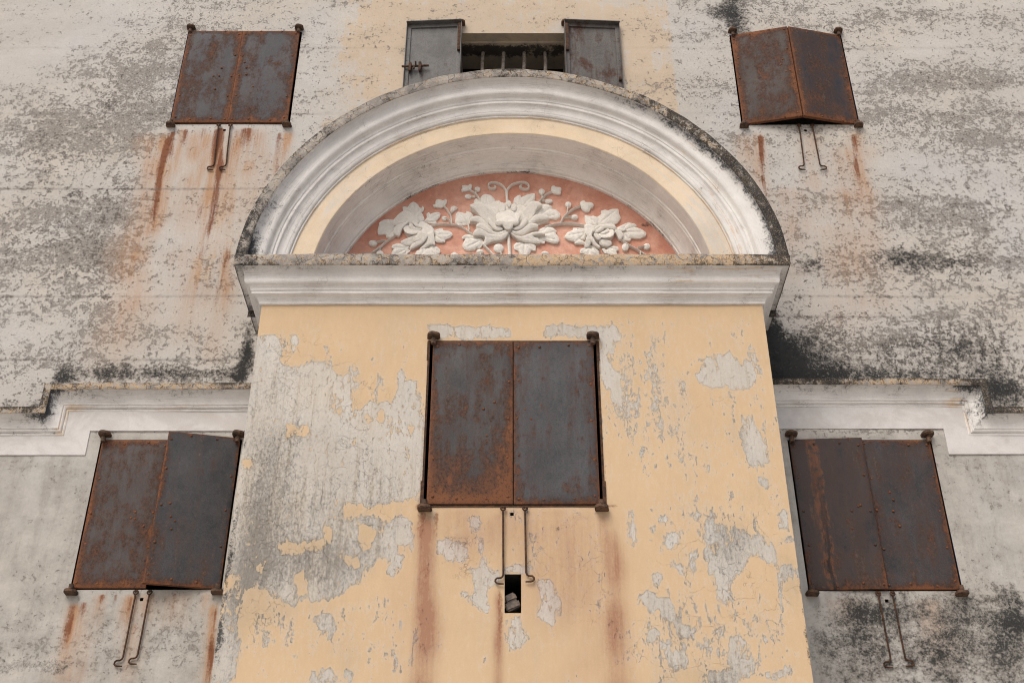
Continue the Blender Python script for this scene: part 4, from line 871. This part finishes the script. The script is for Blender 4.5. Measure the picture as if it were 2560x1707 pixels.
# ------------------------------------------------------------------ windows
def leafmesh(mb, w, h, th=.028, seed=0, riv=None, side=1, face=-1):
    """sheet steel leaf in local coords: x 0..w, z 0..h, outer face at y=0 (towards -y)"""
    nx_, nz_ = 22, 34; r_ = np.random.RandomState(seed)
    gx = np.concatenate([[0, .006], np.linspace(.02, w-.02, nx_), [w-.006, w]]); gz = np.concatenate([[0, .006], np.linspace(.02, h-.02, nz_), [h-.006, h]])
    X, Z = np.meshgrid(gx, gz); e = np.minimum(np.minimum(X, w-X), np.minimum(Z, h-Z))
    Y = -.004*np.clip(e/.01, 0, 1)+(vnoise(X+seed, Z, 3.2, seed)*.020+vnoise(X+seed, Z, 8, seed+1)*.004)*np.clip(e/.08, 0, 1)
    a = np.stack([e, Z/h, 0*X, X/w], -1).reshape(-1, 4)
    n = len(gx); mb.add(np.stack([X, Y, Z], -1).reshape(-1, 3).tolist(), [(j*n+i, j*n+i+1, (j+1)*n+i+1, (j+1)*n+i) for j in range(len(gz)-1) for i in range(n-1)], 0, a)
    ed = (0., .5, 0., 0.)
    mb.add([(0, 0, 0), (w, 0, 0), (w, 0, h), (0, 0, h), (0, th, 0), (w, th, 0), (w, th, h), (0, th, h)], [(0, 4, 5, 1), (1, 5, 6, 2), (2, 6, 7, 3), (3, 7, 4, 0), (4, 7, 6, 5)], 0, ed)
    rl = []
    k = 4
    for i in range(k+1): rl += [(.032, .05+(h-.1)*i/k), (w-.032, .05+(h-.1)*i/k)]
    rl += [(w*.35, .03), (w*.7, .03), (w*.33, h-.03), (w*.68, h-.03)]
    for i in range(4): rl.append((w*(.25+.5*r_.rand()) if side == 0 else (w*.62+w*.25*r_.rand() if side > 0 else w*.12+w*.25*r_.rand()), h*(.35+.3*r_.rand())))
    for x, z in rl:
        x += r_.uniform(-.008, .008); z += r_.uniform(-.02, .02)
        mb.dome((x, -.004, z), .0105, .007, seg=8, mi=0, a=(.03, .5, 1., .5))
    return mb
def place(mb, mtx):
    mb.v = [(mtx @ Vector(v))[:] for v in mb.v]; return mb
def plate_pin(w=.085, out=.085, th=.03, pin=.075, up=-1, r=.014):
    """wall pintle: rounded iron lug sticking out of the wall, with a pin; up=-1 pin points down"""
    mb = MB(); n = 10; o = [(-w/2, .02), (w/2, .02)]+[(w/2*math.cos(i*math.pi/n), -out+w*.42-w*.42*math.sin(i*math.pi/n)) for i in range(n+1)]
    bm = bmesh.new(); vs_ = [bm.verts.new((x, y, -th/2)) for x, y in o]; f = bm.faces.new(vs_)
    r_ = bmesh.ops.extrude_face_region(bm, geom=[f]); bmesh.ops.translate(bm, vec=(0, 0, th), verts=[e for e in r_['geom'] if isinstance(e, bmesh.types.BMVert)])
    bmesh.ops.recalc_face_normals(bm, faces=bm.faces[:])
    bmesh.ops.bevel(bm, geom=bm.edges[:], offset=.006, segments=2, affect='EDGES')
    for v in bm.verts: v.co += Vector((math.sin(v.co.y*90)*.0016, 0, math.sin(v.co.x*70+v.co.y*40)*.002))
    mb.bm(bm); mb.tube([(0, -out*.42, 0), (0, -out*.42, up*pin)], r, 10)
    mb.tube([(0, -out*.42, up*pin*.45), (0, -out*.42, up*pin)], r*1.45, 10)
    return mb
PIN_T = plate_pin(w=.098, up=-1); PIN_B = plate_pin(w=.098, up=1, pin=.06)
def hook(mb, x, y, z, L, s, r=.0068, sway=0.):
    """hanging stay hook: eye at the top, rod, turned end; s=-1 turns left"""
    cy = y-.022
    ring = [(x+.016*math.cos(a), cy+.004*math.sin(a), z+.004+.016*math.sin(a)) for a in [i*2*math.pi/12 for i in range(13)]]
    mb.tube(ring, r*.9, 7, cap=False)
    def c(a, b): return (x+a+sway, cy+.006, z-L+b)
    pts = [(x, cy, z-.012), (x+sway*.3, cy, z-L*.3), (x+sway*.6, cy+.004, z-L*.62), c(0, .055), c(0, .03), c(s*.006, .012), c(s*.018, .004), c(s*.042, .002), c(s*.052, -.008), c(s*.053, -.022), c(s*.044, -.033), c(s*.028, -.037), c(-s*.004, -.038)]
    mb.tube(pts, [r]*(len(pts)-1)+[r*.7], 8); return mb
def window(key, Y, op, label, leaves, hooks, pinsz=1., frame=.0):
    x0, x1, z0, z1 = op; org = Vector(((x0+x1)/2, Y, z0)); mb = MB()
    D = .46
    # reveal box: four sides and a dark back
    mb.add([(x0, Y, z0), (x1, Y, z0), (x1, Y, z1), (x0, Y, z1), (x0, Y+D, z0), (x1, Y+D, z0), (x1, Y+D, z1), (x0, Y+D, z1)], [(0, 4, 5, 1), (1, 5, 6, 2), (2, 6, 7, 3), (3, 7, 4, 0)], 0)
    mb.add([(x0, Y+D, z0), (x1, Y+D, z0), (x1, Y+D, z1), (x0, Y+D, z1)], [(0, 1, 2, 3)], 0)
    wo = mb.build('window', [M['dark']], root, org, False, label=label)
    if frame:
        fm = MB()
        for s, xx in ((-1, x0), (1, x1)):
            fm.box(min(xx+s*.016, xx-s*.008), max(xx+s*.016, xx-s*.008), Y-.008, Y+.05, z0-.005, z0+.19, 0, .002); fm.box(min(xx+s*.008, xx-s*.007), max(xx+s*.008, xx-s*.007), Y-.006, Y+.05, z0+.185, z1-.16, 0, .002); fm.box(min(xx+s*.014, xx-s*.007), max(xx+s*.014, xx-s*.007), Y-.007, Y+.05, z1-.165, z1+.005, 0, .002)
        fm.box(x0-.01, x1+.01, Y-.006, Y+.04, z0-.008, z0+.004, 0, .002); fm.box(x0-.01, x1+.01, Y-.006, Y+.04, z1-.003, z1+.008, 0, .002)
        fm.build('iron_frame', [M['iron']], wo)
    for lf_ in leaves:
        w_, side, ang, mat, seed = lf_['w'], lf_['side'], lf_.get('ang', 0), lf_['mat'], lf_['seed']
        dz0, dz1 = lf_.get('dz', (.012, .006)); h = (z1-dz1)-(z0+dz0)
        m2 = leafmesh(MB(), w_, h, seed=seed, side=side)
        yy = Y+lf_.get('dy', -.006)
        if side > 0: mt = Matrix.Translation((x0+lf_.get('gap', .014), yy, z0+dz0)) @ Matrix.Rotation(-ang, 4, 'Z')
        else:        mt = Matrix.Translation((x1-lf_.get('gap', .014), yy, z0+dz0)) @ Matrix.Rotation(ang, 4, 'Z') @ Matrix.Translation((-w_, 0, 0))
        if lf_.get('roll'): mt = mt @ Matrix.Rotation(lf_['roll'], 4, 'Y')
        place(m2, mt); m2.build('shutter', [mat], wo, label=lf_['label'])
    first = {}
    for k, (px, pz, pm) in enumerate(((x0+.03, z1+.035, 'T'), (x1-.03, z1+.035, 'T'), (x0+.02, z0-.028, 'B'), (x1-.02, z0-.028, 'B'))):
        src = PIN_T if pm == 'T' else PIN_B
        if pm not in PINS:
            mm_ = MB(); mm_.v = list(src.v); mm_.f = src.f; mm_.m = src.m; mm_.at = src.at
            o = mm_.build('hinge_pintle', [M['ironfix']], wo, (0, 0, 0)); o.location = Vector((px, Y, pz))-org; PINS[pm] = o; WORLD[o] = Vector((px, Y, pz)); o.scale = (pinsz,)*3
        else:
            o = dup(PINS[pm], wo, Vector((px, Y, pz))-WORLD[PINS[pm]]); o.scale = (pinsz,)*3
        o.rotation_euler.z = rng.uniform(-.12, .12)
    for n_, (hx_, L, s, sway) in enumerate(hooks):
        hb_ = hook(MB(), hx_, Y, z0-.030, L, s, sway=sway); ho = hb_.build('stay_hook', [M['iron']], None, (hx_, Y, z0-.026))
        ho['label'] = HOOKS[key][n_]; ho['category'] = 'hook'; ho['group'] = 'iron stay hooks hanging below the windows'
        st_ = MB(); st_.tube([(hx_+.012, Y+.01, z0-.020), (hx_+.006, Y-.028, z0-.020), (hx_-.006, Y-.032, z0-.026)], .008, 7); st_.build('wall_staple', [M['iron']], ho)
    if key in PEG:
        a, b, c_, d_ = PEG[key]; pm_ = MB(); pm_.add([(a, Y, c_), (b, Y, c_), (b, Y, d_), (a, Y, d_), (a, Y+.08, c_), (b, Y+.08, c_), (b, Y+.08, d_), (a, Y+.08, d_)], [(0, 4, 5, 1), (1, 5, 6, 2), (2, 6, 7, 3), (3, 7, 4, 0), (4, 5, 6, 7)])
        pm_.build('latch_hole', [M['dark']], wo, None, False)
    return wo
PINS = {}
HOOKS = dict(lt=('left of the two thin iron hooks hanging below the blue grey upper left shutters', 'right of the two thin iron hooks hanging below the blue grey upper left shutters'),
    rt=('thin iron hook with its end turned left below the bulging upper right shutters', 'thin iron hook with its end turned right below the bulging upper right shutters'),
    lb=('left, longer iron hook hanging below the lower left window with the ajar shutter', 'right, redder iron hook hanging below the lower left window with the ajar shutter'),
    rb=('left iron hook over mouldy plaster below the lower right window', 'right iron hook over mouldy plaster below the lower right window'),
    bay=('rusty hook on yellow wall, its end turned left beside the dark loophole', 'rusty hook on yellow wall, its end turned right beside the dark loophole'))
BL = (.075, .080, .096); GR = (.085, .088, .095); BR = (.075, .066, .062)
ma = lambda x0, x1: (x1-x0)
o = OPEN['lt']; seam = -2.645
window('lt', W, o, 'closed upper left window with blue grey shutters', [
    dict(w=seam-o[0]-.016, side=1, mat=m_steel(1, .66, (.062, .068, .092), .25, .42, specks=.5), seed=11, label='blue grey left leaf with orange rusted edges', dy=-.02),
    dict(w=o[1]-.020-seam, side=-1, mat=m_steel(2, .60, (.062, .068, .092), .25, .36, specks=.5), seed=12, label='blue grey right leaf with brown rust blotches', dy=-.02, gap=.02)],
    [(-2.722, .50, -1, .018), (-2.612, .50, -1, .018)], .85)
o = OPEN['rt']; hw_ = (o[1]-o[0])/2-.008
an = math.asin(.115/hw_)
window('rt', W, o, 'upper right window whose two shutters bulge outwards along the middle', [
    dict(w=hw_, side=1, ang=an, mat=m_steel(3, .66, (.075, .07, .07), .5, .62, specks=.6), seed=13, label='dark brown rusted left leaf standing ajar', dz=(.004, .004)),
    dict(w=hw_, side=-1, ang=an, mat=m_steel(4, .60, (.07, .078, .095), .5, .60, specks=.6), seed=14, label='rusty leaf with blue grey sheen standing ajar', dz=(.004, .004))],
    [(2.662, .49, -1, -.012), (2.785, .49, 1, .008)], .85)
o = OPEN['lb']; wr_ = 2.66-2.11
window('lb', W, o, 'lower left window with its right shutter standing ajar', [
    dict(w=.535, side=1, mat=m_steel(5, .62, (.135, .115, .115), .9, .42, specks=.9), seed=15, label='brown rust mottled left leaf, shut'),
    dict(w=.545, side=-1, ang=math.asin(.115/.545), mat=m_steel(6, .26, (.080, .083, .092), .3, .30, specks=.4), seed=16, label='dark slate coloured right leaf, ajar', dz=(.006, -.012))],
    [(-2.725, .50, -1, -.012), (-2.625, .485, -1, -.012)], .95)
o = OPEN['rb']
window('rb', W, o, 'lower right window with dark streaked shutters beside the bay', [
    dict(w=.560, side=1, ang=R(3.4), mat=m_steel(7, .28, (.066, .066, .076), .5, .55, sidek=.6, specks=.4, run=.30), seed=17, label='leaf with black and orange vertical streaks', dz=(.006, 0)),
    dict(w=.545, side=-1, mat=m_steel(8, .40, (.100, .095, .10), .6, .44, specks=.6), seed=18, label='grey brown leaf rusting at its right edge')],
    [(2.652, .50, -1, .01), (2.755, .49, 1, .01)], .95)
o = BAYWIN
window('bay', T, o, 'closed window in the middle of the yellow bay', [
    dict(w=.597, side=1, mat=m_steel(9, .50, (.125, .125, .130), .4, .36, (.18, .072, .032), specks=.7, foot=.55), seed=19, label='left leaf browned by rust at its foot', gap=.03, dy=-.012),
    dict(w=.598, side=-1, mat=m_steel(10.6, .40, (.125, .128, .140), .5, .27, sidek=.7, specks=.8), seed=20, label='steel blue right leaf', gap=.03, dy=-.010)],
    [(-.062, .505, -1, .004), (.090, .49, 1, .004)], .97, frame=1)

# upper centre window: open, barred, leaves folded back against the wall
x0, x1, z0, z1 = OPEN['tc']; YB = 8.66
mb = MB()
def q4(a, b, c_, d_, mi=0): mb.add([a, b, c_, d_], [(0, 1, 2, 3)], mi)
ys = (W, W+.105, W+.46); zb = z1-.022
q4((x0, ys[0], z1), (x1, ys[0], z1), (x1, ys[1], z1), (x0, ys[1], z1)); q4((x0, ys[1], z1), (x1, ys[1], z1), (x1, ys[1], zb), (x0, ys[1], zb)); q4((x0, ys[1], zb), (x1, ys[1], zb), (x1, ys[2], zb), (x0, ys[2], zb))
for xx in (x0, x1): q4((xx, W, z0), (xx, W+.46, z0), (xx, W+.46, z1), (xx, W, z1))
q4((x0, W, z0), (x1, W, z0), (x1, W+.46, z0), (x0, W+.46, z0))
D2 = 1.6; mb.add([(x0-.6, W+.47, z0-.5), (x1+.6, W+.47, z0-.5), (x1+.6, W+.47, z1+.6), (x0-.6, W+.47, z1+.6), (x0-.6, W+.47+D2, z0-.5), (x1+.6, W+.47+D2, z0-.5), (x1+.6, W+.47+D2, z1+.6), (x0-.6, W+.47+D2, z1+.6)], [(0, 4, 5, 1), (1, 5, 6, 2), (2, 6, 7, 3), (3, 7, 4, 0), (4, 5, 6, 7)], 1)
def m_soff():
    m = Mat('dark_window_soffit'); n1 = m.noise(7, 6, .7, .5); n2 = m.noise(40, 5, .7); x, y, z = m.xyz()
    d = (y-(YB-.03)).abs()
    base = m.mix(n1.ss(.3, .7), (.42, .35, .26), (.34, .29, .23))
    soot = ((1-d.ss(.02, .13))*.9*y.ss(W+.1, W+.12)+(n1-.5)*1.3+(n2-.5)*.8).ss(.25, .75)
    dk = y.ss(W+.1, W+.30)  # soffit colour darkens with depth behind the rebate
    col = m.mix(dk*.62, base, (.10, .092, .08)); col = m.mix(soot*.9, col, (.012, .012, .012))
    return m.out(col, .95, n2, .003, .8)
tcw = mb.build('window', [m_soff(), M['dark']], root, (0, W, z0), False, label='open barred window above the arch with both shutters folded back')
for i, bx in enumerate((-.293, -.086, .121, .331)):
    b_ = MB(); b_.tube([(bx+.004*math.sin(k*2+i), YB, z0-.01+(zb-z0+.02)*k/10) for k in range(11)], .019, 12)
    b_.build('grille_bar', [M['bar']], tcw)
def openleaf(s, xh, lab, mat, bolt):
    """leaf hinged at xh, folded back away from the opening; we see its inner, flanged face"""
    w_ = .545; h = UZ[1]-UZ[0]+.09; m2 = MB(); th = .05
    m2.box(0, w_, .036, .044, 0, h, 0, 0, a=(.2, .5, 0, .5))
    nx_, nz_ = 16, 24; X, Z = np.meshgrid(np.linspace(.045, w_-.04, nx_), np.linspace(.05, h-.05, nz_)); e = np.minimum(np.minimum(X, w_-X), np.minimum(Z, h-Z))
    m2.add(np.stack([X, .031+vnoise(X, Z, 4, 3)*.005, Z], -1).reshape(-1, 3).tolist(), [(j*nx_+i, j*nx_+i+1, (j+1)*nx_+i+1, (j+1)*nx_+i) for j in range(nz_-1) for i in range(nx_-1)], 0, np.stack([e, Z/h, 0*X, X/w_], -1).reshape(-1, 4))
    fa = (.2, .6, 0, .5)
    for (a, b, c_, d_, ya, yb) in ((0, .045, 0, h, .016, .034), (w_-.045, w_, 0, h, .016, .034), (.045, w_-.045, h-.05, h, .016, .034), (.045, w_-.045, 0, .05, .016, .034),
                                   (0, .007, 0, h, -.012, .020), (w_-.007, w_, 0, h, -.004, .020), (0, w_, h-.007, h+.001, -.030, .033), (0, w_, -.001, .007, -.012, .020)):
        m2.box(a, b, ya, yb, c_, d_, 0, .0015, a=fa)
    for z in (.2, .55, .8, 1.1): m2.dome((w_-.022, .020, z), .009, .006, seg=8)
    m2.box(.008, .038, -.012, .018, h-.40, h-.035, 1, .003)       # flat stiffening bar near the hinge
    if bolt:
        bz = .70
        m2.tube([(w_-.24, -.006, bz), (w_+.02, -.006, bz)], .011, 10, 1)
        for bx in (w_-.06, w_-.155): m2.box(bx-.013, bx+.013, -.020, .022, bz-.055, bz+.045, 1, .003); m2.box(bx-.010, bx+.010, -.03, .0, bz-.075, bz-.045, 1, .003)
        m2.tube([(w_-.115, -.006, bz), (w_-.115, -.034, bz+.035)], .008, 8, 1); m2.tube([(w_-.1, -.006, bz), (w_-.1, -.02, bz-.05)], .009, 8, 1)
    else:
        m2.box(w_-.04, w_-.015, -.01, .02, .52, .56, 1, .003)
    # mirror so that local +x points away from the opening, lift the hinge side slightly off the wall
    mt = Matrix.Translation((xh, W-.075, UZ[0]-.0)) @ Matrix.Scale(s, 4, (1, 0, 0)) @ Matrix.Rotation(R(3.), 4, 'Z')
    m2.v = [(mt @ Vector(v))[:] for v in m2.v]
    if s < 0: m2.f = [tuple(f[::-1]) for f in m2.f]
    return m2.build('open_shutter', [mat, M['iron']], tcw, label=lab)
openleaf(-1, x0+.005, 'grey left leaf with a slide bolt near its lower edge', m_steel(12, .22, (.21, .212, .208), .4, .12, (.13, .065, .04), sidek=.3, specks=1.), True)
openleaf(1, x1-.005, 'rust freckled right leaf folded open', m_steel(13, .48, (.24, .228, .215), .6, .25, (.14, .06, .035), sidek=.3, specks=1.), False)
for px in (x0-.01, x1+.012):
    o = dup(PINS['T'], tcw, Vector((px, W, z1+.115))-WORLD[PINS['T']]); o.scale = (.9, .9, 1.)

# slit in the bay with two stones
a, b, c_, d_ = SLIT; mb = MB(); D = .5
mb.add([(a, T, c_), (b, T, c_), (b, T, d_), (a, T, d_), (a, T+D, c_), (b, T+D, c_), (b, T+D, d_), (a, T+D, d_)], [(0, 4, 5, 1), (1, 5, 6, 2), (2, 6, 7, 3), (3, 7, 4, 0), (4, 5, 6, 7)])
mb.build('loophole', [M['dark']], root, None, False, label='narrow dark loophole below the bay window')
def stone(name, cx, cz, w_, h, rot, label, seed):
    bm = bmesh.new(); bmesh.ops.create_cube(bm, size=1)
    for v in bm.verts: v.co = Vector((v.co.x*w_, v.co.y*.11, v.co.z*h))
    bmesh.ops.bevel(bm, geom=bm.edges[:], offset=.009, segments=2, affect='EDGES'); bmesh.ops.subdivide_edges(bm, edges=bm.edges[:], cuts=2, use_grid_fill=True)
    rr = random.Random(seed)
    for v in bm.verts: v.co += Vector((rr.uniform(-1, 1), rr.uniform(-1, 1), rr.uniform(-1, 1)))*.0016
    mt = Matrix.Translation((cx, T+.085, cz)) @ Matrix.Rotation(rot, 4, 'Y')
    mb = MB(); mb.bm(bm, mtx=mt); o = mb.build(name, [M['stone']], None, (cx, T+.085, cz)); o['label'] = label; o['category'] = 'stone'; return o
stone('wedged_stone', .004, 2.935, .10, .055, R(-24), 'lower grey stone block wedged in the bottom of the dark loophole', 1)
stone('wedged_stone', -.012, 2.988, .082, .052, R(-24), 'upper brownish stone block lying tilted on the lower one in the loophole', 2)
bpy.context.view_layer.update()
print('script objects', len(bpy.data.objects))
